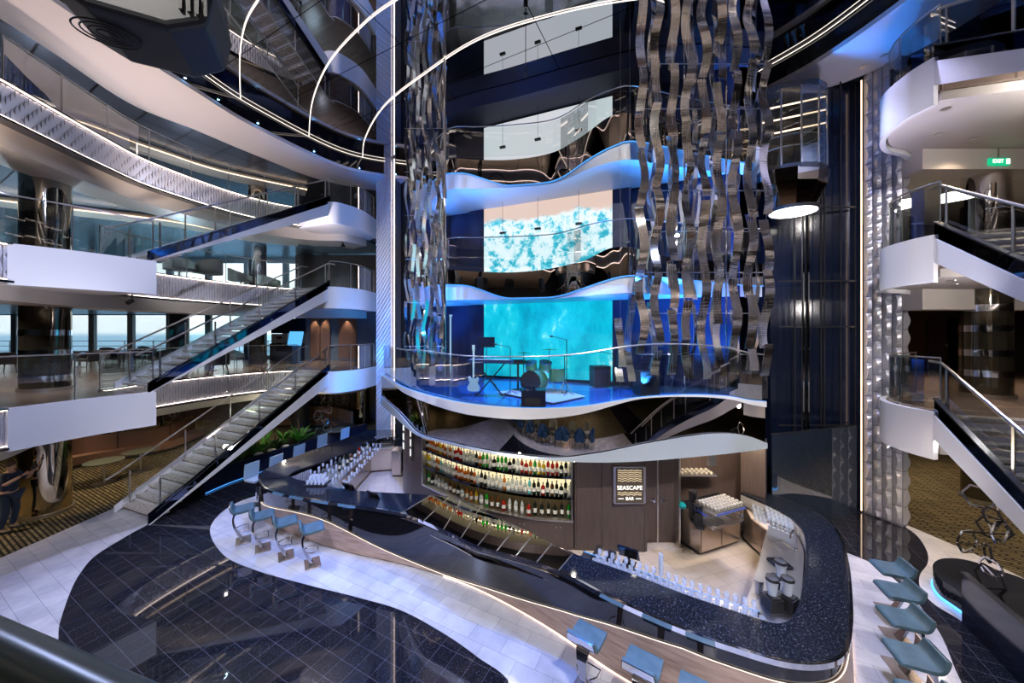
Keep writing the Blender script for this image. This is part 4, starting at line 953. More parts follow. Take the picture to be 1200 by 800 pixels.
def grinder(loc, label, h=.5):
    r = thing('coffee_grinder', label, 'grinder', loc, -.3, 'coffee grinders')
    m = MB(); m.cyl((0, 0, 0), .085, h*.6, 16); m.box((0, -.12, .02), (.15, .2, .04)); m.tube([(0, -.06, h*.45), (0, -.14, h*.42)], .02, 8); m.build('body', blackm, r)
    m = MB(); m.lathe([(.05, h*.6), (.085, h*.72), (.085, h*.95)], (0, 0, 0), 16); m.build('bean_hopper', dkgls, r)
    m = MB(); m.lathe([(.09, h*.95), (.088, h)], (0, 0, 0), 16); m.build('lid', gunm, r)
grinder((*G(812, 607, .98), .98), 'tall black coffee grinder at the back left of the espresso machine', .6)
grinder((*G(818, 614, .98), .98), 'shorter black coffee grinder in front of the tall one', .42)
m = MB(); m.lathe([(.06, 0), (.08, .06), (.05, .12), (.02, .13)], (0, 0, 0), 12); o = m.build('turquoise_canister', M('turquoise_plastic', (.0, .4, .42), .4)); o.location = (*G(800, 595, .98), .98); tag(o, 'small turquoise container left of the coffee grinders', 'container')

# ---------------------------------------------------------------- bar stools
def stool():
    r = thing('bar_stool', 'x', 'bar stool')
    # side profile of the shell in the y-z plane (y towards the bar)
    prof = crv([(.22, .745), (.20, .775), (.10, .78), (-.04, .772), (-.14, .785), (-.19, .85), (-.215, .935)], 5)
    def shell(d0, d1, wd, mat, nm):
        O = [(y, z) for y, z in prof]; N = off(O, 1); vs = []; K = len(O)
        for i, (p, q) in enumerate(zip(O, N)):
            nx, ny = q[0]-p[0], q[1]-p[1]; t = i/(K-1); wv = wd*(1-.10*abs(2*t-1)**3)
            for x in (-wv, wv):
                for d in (d0, d1): vs.append((x, p[0]+nx*d, p[1]+ny*d))
        fs = []
        for i in range(K-1):
            a = 4*i; fs += [(a, a+2, a+6, a+4), (a+1, a+5, a+7, a+3), (a, a+4, a+5, a+1), (a+2, a+3, a+7, a+6)]
        fs += [(0, 1, 3, 2), (4*K-4, 4*K-2, 4*K-1, 4*K-3)]
        m = MB(); m.add(vs, fs, True); o = m.build(nm, mat, r); return o
    o = shell(-.025, .02, .215, teal, 'seat'); bv = o.modifiers.new('b', 'BEVEL'); bv.width = .01; bv.segments = 2; bv.limit_method = 'ANGLE'
    shell(.022, .034, .20, chrome, 'seat_shell')
    path = crv([(-.10, .74), (-.16, .66), (-.17, .5), (-.12, .3), (-.04, .12), (.02, .02)], 5)
    N = off(path, 1); vs = []; K = len(path)
    for i, (p, q) in enumerate(zip(path, N)):
        nx, ny = q[0]-p[0], q[1]-p[1]; t = i/(K-1); wv = .11-.06*math.sin(t*PI*.8)
        for x in (-wv, wv):
            for d in (-.019, .019): vs.append((x, p[0]+nx*d, p[1]+ny*d))
    fs = []
    for i in range(K-1):
        a = 4*i; fs += [(a, a+2, a+6, a+4), (a+1, a+5, a+7, a+3), (a, a+4, a+5, a+1), (a+2, a+3, a+7, a+6)]
    fs += [(0, 1, 3, 2), (4*K-4, 4*K-2, 4*K-1, 4*K-3)]
    m = MB(); m.add(vs, fs, True); m.build('curved_leg', M('dark_chrome', (.42, .42, .45), .07, metal=1), r)
    m = MB(); m.box((0, .02, .012), (.42, .30, .018)); o = m.build('base_plate', champ, r); bv = o.modifiers.new('b', 'BEVEL'); bv.width = .004
    m = MB(); m.tube([(-.08, -.12, .32), (-.15, -.02, .32), (-.15, .12, .31), (.15, .12, .31), (.15, -.02, .32), (.08, -.12, .32)], .009, 6); m.build('footrest', chrome, r)
    return r
st = stool()
spots = [(G(284, 634, 0), -.95, 'leftmost of the four bar stools at the left end of the bar'), (G(307, 643, 0), -.95, 'second bar stool from the left end of the bar'),
         (G(334, 652, 0), -.95, 'third bar stool from the left end of the bar'), (G(365, 661, 0), -.98, 'fourth bar stool from the left end of the bar, nearest the glazed counter'),
         (G(688, 745, .8), -.63, 'front bar stool at the bottom of the photo, left one of three'), (G(753, 778, .8), -.6, 'front bar stool at the bottom of the photo, middle of three'),
         (G(818, 812, .8), -.58, 'front bar stool cut off by the bottom edge of the photo'),
         (G(1046, 666, .8), 1.25, 'grey-blue stool farthest back in the row right of the bar'), (G(1054, 692, .8), 1.25, 'second farthest stool in the row right of the bar'),
         (G(1060, 724, .8), 1.25, 'middle stool in the row right of the bar'), (G(1072, 768, .8), 1.22, 'fourth stool from the back in the row right of the bar'), (G(1092, 822, .8), 1.2, 'nearest stool at the bottom right corner of the bar')]
for k, (q, a, lb) in enumerate(spots):
    if k == 0: o = st; o.location = (*q, .006); o.rotation_euler.z = a; o['label'] = lb; o['group'] = 'bar stools'
    else: dup(st, (*q, .006), a, lb, 'bar stools')
# clear-backed stools on the far side of the rear arm
def acrylic():
    r = thing('clear_back_stool', 'x', 'bar stool', group='pale stools behind the rear bar arm')
    m = MB(); m.box((0, 0, .76), (.42, .4, .05)); m.build('seat', M('pale_grey_seat', (.4, .45, .5), .4), r)
    m = MB(); m.box((0, -.2, 1.0), (.42, .03, .44), 0, 0, -.1); m.build('backrest', M('pale_blue_back', (.3, .42, .5), .3), r)
    m = MB(); m.tube([(0, 0, .02), (0, 0, .74)], .03, 8); m.build('stem', chrome, r); m = MB(); m.cyl((0, 0, 0), .2, .02, 20); m.build('base', chrome, r); return r
ac = acrylic()
for k, (x, y) in enumerate(((312, 549), (340, 540), (366, 527), (392, 514), (418, 506))):
    q = G(x, y, 1.1); o = ac if k == 0 else dup(ac, (0, 0, 0)); o.location = (q[0]-.35, q[1]+.1, .002); o.rotation_euler.z = -1.9; o['label'] = 'pale stool behind the rear bar arm, %s from the left end' % nth(k)

# ---------------------------------------------------------------- stage: instruments
rg = MB(); q0, q1, q2, q3 = [G(x, y, 3.46) for x, y in ((582, 459), (648, 472), (686, 464), (640, 452))]
rg.prism([q0, q1, q2, q3], 3.451, 3.465); tag(rg.build('rug', rugm), 'pale square rug under the drum kit on the stage', 'rug')
dk = thing('drum_kit', 'greenish drum kit with cymbals on the stage rug', 'drum kit', (*G(634, 460, Z1), 3.466))
def drum(c, r, h, mat, nm, tilt=None):
    m = MB(); 
    if tilt: a = Vector(c); m.disc(a, a+Vector(tilt).normalized()*h, r, 20)
    else: m.cyl(c, r, h, 20)
    o = m.build(nm, mat, dk)
    m = MB(); a = Vector(c); d = Vector(tilt).normalized() if tilt else Vector((0, 0, 1)); m.disc(a+d*(h-.005), a+d*(h+.012), r+.012, 20); m.disc(a-d*.012, a+d*.005, r+.012, 20); m.build('hoop', chrome, o)
dg = M('drum_sparkle_green', (.12, .35, .2), .25, metal=.4)
drum((-.08, .1, .3), .28, .42, dg, 'bass_drum', (-.5, -.85, 0))
m = MB(); a = Vector((-.08, .1, .3)); d = Vector((-.5, -.85, 0)).normalized(); m.disc(a+d*.43, a+d*.44, .265, 24); m.build('drum_head', blackm, dk)
drum((-.25, .0, .62), .15, .18, dg, 'tom', (-.1, -.3, 1)); drum((.1, -.02, .62), .16, .18, dg, 'tom', (.1, -.3, 1)); drum((.42, -.05, .3), .2, .32, dg, 'floor_tom'); drum((.35, .3, .5), .17, .12, chrome, 'snare_drum')
for (x, y, z, r_) in ((-.45, .15, 1.02, .2), (.25, .3, 1.1, .24), (.62, .0, .95, .22)):
    m = MB(); m.lathe([(r_, 0), (.05, .02), (.01, .035)], (x, y, z), 20); m.build('cymbal', M('brass', (.5, .38, .15), .25, metal=1), dk)
    m = MB(); m.tube([(x, y, z), (x, y, .3)], .012, 6)
    for k in range(3): m.tube([(x, y, .35), (x+.2*math.cos(k*2.1), y+.2*math.sin(k*2.1), .0)], .01, 6)
    m.build('cymbal_stand', chrome, dk)
def keyboard(loc, rz, label, z=.85, wd=1.15):
    r = thing('stage_keyboard', label, 'keyboard', loc, rz)
    m = MB(); m.box((0, 0, z), (wd, .3, .09)); m.build('keyboard_case', M('blue_black_case', (.02, .04, .12), .4), r)
    m = MB(); m.box((0, -.05, z+.048), (wd*.9, .14, .006)); m.build('keys', white, r)
    m = MB()
    for s_ in (-1, 1):
        m.bar((-.35*s_, .1*s_, 0), (.35*s_, .1*s_, z-.05), .03, .03)
        m.bar((-.35*s_, -.2, .015), (-.35*s_, .2, .015), .03, .03)
    m.build('x_stand', blackm, r); return r
keyboard((*G(575, 462, Z1), Z1), -.25, 'keyboard on an X stand at the left of the drums')
ms = thing('music_stand', 'black music stand with a slatted desk left of the screen edge', 'music stand', (*G(570, 452, Z1), Z1))
m = MB(); m.box((0, 0, 1.3), (.5, .03, .32), 0, 0, .35); m.build('desk', blackm, ms); m = MB(); m.tube([(0, 0, .2), (0, 0, 1.25)], .014, 6); [m.tube([(0, 0, .3), (.3*math.cos(k*2.1), .3*math.sin(k*2.1), 0)], .01, 6) for k in range(3)]; m.build('stand', blackm, ms)
ks = thing('small_amp_stand', 'small dark box on a single leg between keyboard and drums', 'stand', (*G(607, 457, Z1), Z1)); m = MB(); m.box((0, 0, .78), (.42, .2, .12)); m.build('box', blackm, ks); m = MB(); m.tube([(0, 0, 0), (0, 0, .75)], .03, 8); m.cyl((0, 0, 0), .18, .02); m.build('leg', blackm, ks)
gt = thing('electric_guitar', 'pale electric guitar upright on a stand at the left of the stage', 'guitar', (*G(555, 463, Z1), Z1), -.1)
m = MB(); body = [(0, .0), (.12, .01), (.16, .09), (.12, .17), (.10, .22), (.13, .30), (.10, .36), (.05, .33), (.0, .31), (-.05, .33), (-.11, .38), (-.13, .30), (-.10, .22), (-.13, .16), (-.16, .08), (-.12, .01)]
bb = crv(body, 4, True); n_ = len(bb); vs = [(x, -.02, z+.1) for x, z in bb]+[(x, .02, z+.1) for x, z in bb]
m.add(vs, [tuple(range(n_)), tuple(range(2*n_-1, n_-1, -1))]+[(i, n_+i, n_+(i+1) % n_, (i+1) % n_) for i in range(n_)]); m.build('guitar_body', M('pale_blue_paint', (.55, .8, .85), .3), gt)
m = MB(); m.box((0, -.01, .78), (.045, .02, .75)); m.box((0, -.01, 1.2), (.07, .02, .14)); m.build('neck', M('maple', (.5, .75, .8), .4), gt); m = MB(); m.tube([(0, .03, .5), (0, .18, 0)], .01, 6); m.tube([(-.15, -.1, 0), (0, .03, .12), (.15, -.1, 0)], .01, 6); m.build('guitar_stand', blackm, gt)
mb_ = thing('monitor_wedge', 'dark blue stage monitor box at the front edge of the stage', 'speaker', (*G(625, 474, Z1), Z1+.002), -.05)
m = MB(); m.box((0, 0, .17), (.52, .4, .34)); m.build('cabinet', navyg, mb_); m = MB(); m.box((-.02, -.205, .1), (.34, .01, .16)); m.build('front_panel', gunm, mb_)
m = MB(); m.disc((0, .05, .34), (0, .05, .4), .04, 12); m.build('handle_knob', blackm, mb_)
for k, (x, y) in enumerate(((703, 452), (757, 462), (880, 465))):
    r = thing('floor_speaker', 'round-fronted black speaker on the stage, %s' % ('just right of the lowest screen', 'behind the right ribbons', 'at the right end of the stage')[k], 'speaker', (*G(x, y, Z1), Z1+.002), .1)
    m = MB(); m.box((0, 0, .3), (.5, .45, .6)); m.build('cabinet', blackm, r); m = MB(); m.lathe([(.2, 0), (.19, .01), (.08, -.01)], (0, 0, 0), 20); o = m.build('cone', gunm, r); o.rotation_euler = (PI/2, 0, 0); o.location = (0, -.226, .32)
for k, (x, y, h) in enumerate(((664, 463, 1.4), (598, 462, 1.2), (720, 460, 1.0))):
    r = thing('microphone_stand', 'thin microphone stand on the stage, %s' % ('right of the drum kit', 'left of the drum kit', 'near the right screen edge')[k], 'stand', (*G(x, y, Z1), Z1+.002))
    m = MB(); m.tube([(0, 0, .02), (0, 0, h)], .012, 6); m.tube([(0, 0, h), (-.35, 0, h+.08)], .008, 6); [m.tube([(0, 0, .1), (.22*math.cos(j*2.1), .22*math.sin(j*2.1), 0)], .008, 6) for j in range(3)]; m.build('stand', gunm, r)
    m = MB(); m.disc((-.35, 0, h+.08), (-.42, 0, h+.09), .022, 8); m.build('microphone', blackm, r)
for l, t, p, c_ in (((-3.0, 8.8, 9.3), (-3, 10.5, 3.45), 1600, BLUE), ((.5, 9.0, 9.4), (.5, 8.6, 3.45), 1600, BLUE), ((1.6, 8.6, 9.3), (2.2, 9.5, 3.45), 1600, BLUE), ((5, 9.4, 9.3), (4.5, 9.4, 3.45), 350, BLUE), ((-1, 8.2, 5.2), (1, 11, 6.6), 180, BLUE),
                    ((-4, 9.2, 4.0), (-3.0, 12.0, 9.2), 1100, BLUE), ((3.6, 8.9, 4.0), (3.8, 11, 9.3), 900, BLUE), ((-2.5, 9.4, 7.5), (-1.5, 11.5, 9.6), 220, COOL), ((1.5, 9, 4.2), (2, 10.4, 9.6), 260, (.3, .5, 1)), ((5.2, 8.9, 3.9), (5.3, 10, 9.6), 700, BLUE)):
    lamp('SPOT', l, p, c_, .04, t, 70)
for l, t, p in (((4.3, 9.2, 3.75), (4.4, 10.0, 6.1), 500), ((5.6, 9.1, 3.75), (5.7, 10.2, 6.1), 500), ((3.3, 8.7, 3.75), (3.4, 9.6, 6.1), 300), ((4.4, 9.0, 6.0), (4.4, 9.7, 9.6), 700), ((5.7, 9.0, 6.0), (5.7, 9.9, 9.6), 700), ((3.0, 8.2, 6.2), (3.0, 9.4, 9.6), 500), ((-2.4, 10.2, 3.75), (-2.5, 11.6, 6.1), 500), ((-3.2, 11.5, 3.75), (-3.2, 12.6, 6.1), 300), ((-2.5, 10.3, 6.2), (-2.6, 11.6, 9.6), 700), ((-3.3, 11.6, 6.2), (-3.3, 12.6, 9.6), 400), ((-5.4, 12.5, 3.7), (-6.1, 15.9, 2.0), 420), ((-5.3, 13.4, 3.8), (-6.0, 16.2, 6), 380), ((6.6, 8.8, 8.2), (7.9, 10.0, 12.2), 500)): lamp('SPOT', l, p, (.03, .28, 1), .04, t, 95, .7)
# ---------------------------------------------------------------- lift shaft and cab
m = MB(); m.prism([A(903, 10.6), A(1008, 10.1), (10.3, 11.5), (7.5, 13)], .0, 12.25); struct(m, 'wall_lift_shaft', M('blue_black_shaft', (.006, .010, .025), .15))
m = MB()
for x in (931, 945, 962, 966, 985, 1002): m.bar((*A(x, 10.05), .1), (*A(x, 10.05), 12.2), .03, .03)
for z in (2.4, 5.2, 6.5, 8.6): m.bar((*A(912, 10.0), z), (*A(1003, 10.0), z), .04, .04)
tag(m.build('lift_guide_rails', gunm), 'dark vertical guide rails of the lift shaft', 'rails')
for x in (941, 947): m = MB(); m.bar((*A(x, 9.9), .0), (*A(x, 9.9), 8.3), .035, .05); tag(m.build('guide_rail', chrome), 'shiny vertical lift rail below the cab, %s one' % ('left' if x == 941 else 'right'), 'rail')
lf = thing('lift_cab', 'panoramic glass lift cab with a round lit lamp underneath, hanging in the dark shaft', 'lift', (*A(938, 9.3), 0), 0)
pf = [(-.85, .75), (-.85, .25), (-.6, -.12), (-.2, -.28), (.25, -.28), (.62, -.1), (.9, .3), (.9, .75)]
m = MB(); m.prism(pf, 9.3, 9.42); m.prism(pf, 11.4, 11.55); m.prism([(-.85, .72), (.9, .72), (.9, .78), (-.85, .78)], 9.4, 11.4); m.build('cab_frame', gunm, lf)
m = MB(); m.wall(pf, 9.42, 11.4, .015); m.build('cab_glass', gls, lf); m = MB(); m.bar((-.84, .7, 10.4), (.89, .7, 10.4), .03, 1.96); m.build('rear_panel', gunm, lf)
for i in range(1, 7): m = MB(); m.bar((*pf[i], 9.4), (*pf[i], 11.4), .03, .03); m.build('mullion', steel, lf)
for i, z in enumerate((11.15, 10.8, 10.45)): m = MB(); m.bar((-.8, .3, z-.05), (.8, .1, z+.2), .03, .03); m.build('light_bar', led, lf)
for z in (9.9, 10.2): m = MB(); m.tube([(*p, z) for p in off(crv(pf, 4), .06)], .016, 6); m.build('handrail', steel, lf)
m = MB(); m.lathe([(.55, 8.38), (.85, 9.0), (.9, 9.32)], (0, .25, 0), 10, False, 1, .6); m.build('mirror_underbody', tmirror, lf)
m = MB(); m.lathe([(.58, 8.30), (.6, 8.38)], (0, .25, 0), 28, True, 1, .9); m.build('lamp_rim', blackm, lf)
m = MB(); m.lathe([(.001, 8.285), (.54, 8.29), (.55, 8.31)], (0, .25, 0), 28, True, 1, .9); m.build('round_lamp', liftlamp, lf)
lamp('SPOT', (A(938, 9.3)[0], 9.5, 8.2), 200, WHT, .2, (A(938, 9.3)[0], 9.5, 0), 90)
eb = thing('lift_enclosure', 'curved black glass screen at the foot of the lift shaft', 'screen wall')
pe = crv([A(905, 8.9), A(925, 9.0), A(960, 9.3), A(1004, 9.75)], 8); m = MB(); m.wall(pe, 0, 2.45, .03, True); m.build('glass_screen', M('black_mirror_glass', (.02, .03, .05), .03, spec=1, coat=1), eb); m = MB(); m.wall(off(pe, -.01), 2.45, 2.48, .05); m.build('top_edge', gunm, eb)

# ---------------------------------------------------------------- big columns
def column(px, D, r, zs, label, mats, nm='round_column'):
    x, y = A(px, D); root = thing(nm, label, 'column', (x, y, zs[0]))
    H = zs[1]-zs[0]
    m = MB(); m.cyl((0, 0, 0), r, H, 32); m.build('shaft', mats[0], root)
    if len(mats) > 1:
        for z in mats[2]: m = MB(); m.cyl((0, 0, z), r+.008, .16, 32); m.build('chrome_band', mats[1], root)
    m = MB(); m.cyl((0, 0, 0), r+.04, .08, 32); m.build('base_ring', steel, root)
    return root
dkcol = M('dark_bronze_glossy', (.10, .085, .06), .08, metal=.8)
column(54, 9.85, .47, (0.006, 2.8), 'chrome-bronze round column on the carpet behind the crouching person', [M('gold_chrome', (.75, .62, .42), .06, metal=1)])
column(54, 9.75, .46, (3.452, 6.15), 'black and chrome banded round column on the lowest left balcony', [dkcol, chrome, (.25, .95, 1.5)])
column(54, 9.75, .46, (6.9, 9.6), 'dark chrome round column on the middle left balcony', [M('smoke_chrome', (.35, .33, .30), .06, metal=1)])
column(54, 10.6, .40, (10.35, 12.3), 'dark chrome column on the upper left balcony', [dkcol, chrome, (.3, 1.0)])
column(302, 18.2, .40, (6.9, 9.6), 'slender mirrored column farther back on the middle left balcony', [chrome])
column(302, 17.2, .38, (10.35, 12.3), 'slender amber mirrored column on the upper left balcony', [M('amber_chrome', (.6, .5, .4), .08, metal=1), chrome, (.5, 1.2)])
column(302, 17.4, .38, (3.452, 6.15), 'slender dark column on the lowest left balcony beside the armchairs', [dkcol])
column(352, 17.8, .42, (0.006, 2.8), 'black column beside the indoor plants on the ground floor', [blackm])
column(425, 18.6, .36, (0.006, 2.8), 'golden mirrored column left of the blue scale column on the ground floor', [M('gold_chrome2', (.8, .68, .5), .05, metal=1)])
column(210, 18.5, .4, (3.452, 6.15), 'black column in front of the windows of the lowest left balcony', [blackm])
column(1155, 8.75, .42, (3.452, 6.1), 'dark round column with chrome bands on the lowest right deck', [dkcol, chrome, (.5, 1.0, 1.6, 2.1)])
column(1155, 9.1, .42, (6.9, 9.5), 'polished chrome column on the middle right deck', [M('rose_chrome', (.8, .76, .74), .06, metal=1)])
column(1150, 10.6, .4, (0.006, 2.6), 'mirrored column behind the stair on the right ground floor', [dkcol])

# ---------------------------------------------------------------- windows of the left side
frm = M('window_frame_grey', (.3, .38, .42), .4)
wi = 0
for z, zh in ((3.45, 6.28), (6.9, 9.55)):
    x = -36.0
    while x < -11:
        wi += 1; r = thing('window_%d' % wi, None, None); r['kind'] = 'structure'
        m = MB(); m.box((x+.08, 22, (z+zh)/2), (.34, .18, zh-z)); m.box((x+1.25, 22, zh-.06), (2.4, .16, .14)); m.box((x+1.25, 22, z+.1), (2.4, .16, .2)); m.build('window_frame', frm, r)
        m = MB(); m.box((x+1.28, 22.02, (z+zh)/2), (2.1, .012, zh-z-.3)); m.build('pane', gls, r)
        x += 2.42
    m = MB(); m.box((-24, 22.1, zh+.25), (28, .3, .62)); m.box((-24, 22.1, z-.35), (28, .3, .7)); struct(m, 'wall_window_head_%d' % wi, frm)
    rr = thing('deck_railing_outside', 'thin ship railing outside the windows of the %s left deck' % ('lowest' if z < 5 else 'middle'), 'railing'); m = MB()
    for q in (.35, .7, 1.05): m.tube([(-38, 24.5, z+q), (-10, 24.5, z+q)], .025, 6)
    for k in range(14): m.tube([(-37+2*k, 24.5, z-.1), (-37+2*k, 24.5, z+1.05)], .03, 6)
    m.build('rails', frm, rr)
    m = MB(); m.box((-24, 24, z-.2), (28, 3, .2)); struct(m, 'floor_outer_deck_%d' % wi, stone)
# far inner walls of the left decks
for z, zh in ((3.45, 6.25), (6.9, 9.6), (10.35, 12.3)):
    m = MB(); m.box(((-12.6-6.3)/2, 20.6, (z+zh)/2), (6.3, .3, zh-z)); m.box((-12.6, 21.4, (z+zh)/2), (.3, 1.3, zh-z)); struct(m, 'wall_inner_left_%d' % int(z), M('slate_blue_wall', (.11, .15, .19), .5) if z < 5 else dwood)
for k, (x0, x1) in enumerate(((364, 375), (376, 387), (397, 418))):
    a, b = A(x0, 20.4), A(x1, 20.4); m = MB(); m.box(((a[0]+b[0])/2, 20.4, 4.8), (b[0]-a[0], .08, 2.5)); tag(m.build('wood_wall_panel', M('lit_wood_panel', (.20, .11, .075), .4)), 'warm brown wall panel on the lowest left balcony, %s from the left' % nth(k), 'wall panel', 'wall panels')
    lamp('SPOT', ((a[0]+b[0])/2, 20.15, 6.05), 45, WARM, .03, ((a[0]+b[0])/2, 20.4, 3.6), 60)
# digital kiosk and boards at the rear
kb = thing('notice_board', 'dark notice board above a pale poster on the rear wall of the lowest left balcony', 'board', (*A(340, 20.3), 3.452)); m = MB(); m.box((-.1, 0, 2.0), (1.95, .08, .85)); m.build('board', navyg, kb); m = MB(); m.box((-.6, -.02, .95), (.9, .06, 1.2)); m.build('poster', M('pale_poster', (.55, .5, .45), .6), kb); m = MB(); m.box((-.1, -.1, .5), (1.7, .5, 1.0)); m.build('desk', navyg, kb)
for j in range(3): m = MB(); m.box((-.6, -.055, .6+.36*j), (.3, .01, .14)); m.build('poster_mark', redm, kb)
ck = thing('touch_kiosk', 'blue lit touch-screen kiosk beside the notice board', 'kiosk', (*A(347, 18.6), 3.452)); m = MB(); m.box((0, 0, .5), (.3, .2, 1.0)); m.box((0, -.03, .03), (.7, .4, .06)); m.build('pedestal', M('blue_plastic', (.05, .16, .35), .4), ck); m = MB(); m.box((0, -.05, 1.3), (.7, .08, .75), 0, 0, -.3); m.build('display', E('kiosk_blue', (.1, .45, .9), .9), ck)

# exit sign, right doors
ex_ = thing('exit_sign', 'green and white EXIT sign on the ceiling of the middle right deck', 'sign', (*A(1172, 8.6), 5+(391-189)/F*8.6)); m = MB(); m.box((0, .02, 0), (.5, .05, .17)); m.build('sign_box', greenlit, ex_); t = text('EXIT', .13, (0, -.012, 0), whitelit, None); t.parent = ex_; t.location = (-.06, -.012, 0)
m = MB(); m.box((.19, -.01, 0), (.08, .01, .12)); m.build('pictogram', whitelit, ex_); m = MB(); m.bar((0, .02, .08), (0, .02, .35), .02, .02); m.build('hanger', steel, ex_)
for z, nm in ((3.45, 'lowest'), (0, 'ground')):
    for k, px in enumerate((1078, 1100, 1128)):
        a = A(px, 14.6); dd = thing('door_%d' % (10+wi+k+int(z)), None, None, (a[0]+1.0, 14.82, z+.01)); dd['kind'] = 'structure'; m = MB(); m.box((0, 0, 1.1), (.85, .08, 2.2)); m.build('door_leaf', black if k == 1 else dwood, dd); m = MB(); m.box((.32, -.06, 1.05), (.04, .04, .16)); m.build('door_handle', steel, dd)

# ---------------------------------------------------------------- furniture
def armchair(mat, legm, nm='armchair', h=.82):
    r = thing(nm, 'x', 'armchair')
    m = MB(); m.box((0, 0, .40), (.50, .48, .14)); o = m.build('seat', mat, r); bv = o.modifiers.new('b', 'BEVEL'); bv.width = .03; bv.segments = 2
    path = crv([(-.27, .22), (-.29, -.05), (-.22, -.24), (0, -.29), (.22, -.24), (.29, -.05), (.27, .22)], 6)
    zt = [lin([(0, .58), (.5, h), (1, .58)], i/(len(path)-1)) if False else .56+(h-.56)*math.sin(PI*i/(len(path)-1)) for i in range(len(path))]
    m = MB(); m.band(path, off(path, -.05), .33, zt, True); m.build('backrest', mat, r)
    for x in (-1, 1):
        for y in (-1, 1): m = MB(); m.tube([(.2*x, .18*y, .34), (.25*x, .23*y, 0)], [.022, .014], 6); m.build('leg', legm, r)
    return r
def ptable(top, r_=.35, h=.72, legm=steel):
    t = thing('side_table', 'x', 'table'); m = MB(); m.cyl((0, 0, h-.03), r_, .03, 24); m.build('tabletop', top, t); m = MB(); m.cyl((0, 0, .02), .03, h-.05, 12); m.build('stem', legm, t); m = MB(); m.cyl((0, 0, 0), r_*.6, .02, 20); m.build('foot', legm, t); return t
ch = armchair(greyf, blackm); k = 0; first = True
for (x, y, a) in ((12, 436, .6), (48, 440, 2.0), (82, 428, 0), (104, 432, 3), (128, 424, .4), (150, 428, 2.6), (172, 422, .2), (188, 431, 3.0), (236, 432, -1.2), (256, 437, 1.0), (276, 429, -1.5)):
    q = G(x, y, Z1); 
    if q[1] > 21: continue
    lb = 'dark grey armchair on the lowest left balcony, %s from the left' % nth(k); k += 1
    if first: o = ch; first = False; o.location = (*q, Z1+.002); o.rotation_euler.z = a; o['label'] = lb; o['group'] = 'armchairs on the lowest left balcony'
    else: dup(ch, (*q, Z1+.002), a, lb, 'armchairs on the lowest left balcony')
tb = ptable(blackm); first = True
for i, (x, y) in enumerate(((30, 438), (94, 430), (140, 426), (184, 424), (248, 434))):
    q = G(x, y, Z1); o = tb if i == 0 else dup(tb, (0, 0, 0)); o.location = (*q, Z1+.002); o['label'] = 'small dark round table between armchairs on the lowest left balcony, %s from the left' % nth(i); o['group'] = 'tables on the lowest left balcony'
# middle deck swivel chairs near the edge
def shell_chair():
    r = thing('shell_chair', 'x', 'chair', group='pale shell chairs on the middle left balcony')
    path = crv([(-.3, .3), (-.36, -.05), (-.24, -.32), (0, -.38), (.24, -.32), (.36, -.05), (.3, .3)], 6); zt = [.6+.28*math.sin(PI*i/(len(path)-1)) for i in range(len(path))]
    m = MB(); m.band(path, off(path, -.05), .36, zt, True); m.prism(off(path, -.04), .34, .42); m.build('shell', M('stone_fabric', (.33, .32, .28), .7), r)
    m = MB(); m.cyl((0, 0, .02), .03, .33, 10); m.cyl((0, 0, 0), .22, .02, 18); m.build('pedestal', steel, r); return r
sc = shell_chair()
for i, (D, px, a) in enumerate(((12.4, 238, -1.9), (13.2, 262, 1.5), (15.0, 285, -1.3), (16.4, 318, -1.6), (15.6, 150, 1.0), (17.0, 190, -.8))):
    x, y = A(px, D); x = min(x, -12.2+max(0, (D-11))*.40); o = sc if i == 0 else dup(sc, (0, 0, 0)); o.location = (x-.1, y, 6.902); o.rotation_euler.z = a; o['label'] = 'pale rounded chair on the middle left balcony, %s along the edge' % nth(i)
# ground floor left: curved copper banquettes, tables, hexagon screens, person
def banquette(pts, label, z=.006):
    r = thing('curved_sofa', label, 'sofa'); p = crv(pts, 8)
    m = MB(); m.band(p, off(p, -.55), .12, .42); m.build('seat', copper, r); m = MB(); m.band(p, off(p, -.14), .42, [1.02]*len(p), True); m.build('backrest', copper, r); m = MB(); m.band(off(p, -.05), off(p, -.5), z, .12); m.build('plinth', blackm, r)
    L = plen(p)[-1]; q = resample(p, 1.5)
    for w_ in q[1:-1]:
        i = min(range(len(p)), key=lambda j: math.dist(p[j], w_)); n_ = off(p, -.145)[i]; m = MB(); m.box((n_[0], n_[1], .72), (.02, .02, .58)); m.build('seam', blackm, r)
banquette([A(68, 13.0), A(100, 13.6), A(150, 14.4), A(190, 15.2), A(225, 17.0)], 'long curved copper leather sofa behind the big column on the ground floor')
banquette([A(300, 18.9), A(345, 19.4), A(390, 19.2), A(414, 18.0)], 'copper leather sofa seen under the left landing')
tb2 = ptable(M('olive_top', (.07, .075, .055), .5), .48, .74)
for i, (x, y) in enumerate(((122, 540), (165, 528), (350, 505), (395, 503))):
    q = G(x, y, .74); o = tb2 if i == 0 else dup(tb2, (0, 0, 0)); o.location = (*q, .006); o['label'] = ('round olive table nearest the big column on the left carpet', 'round olive table between the stair and the curved sofa', 'round table left of the wire sculpture under the landing', 'round table right of the wire sculpture under the landing')[i]; o['group'] = 'round lounge tables'
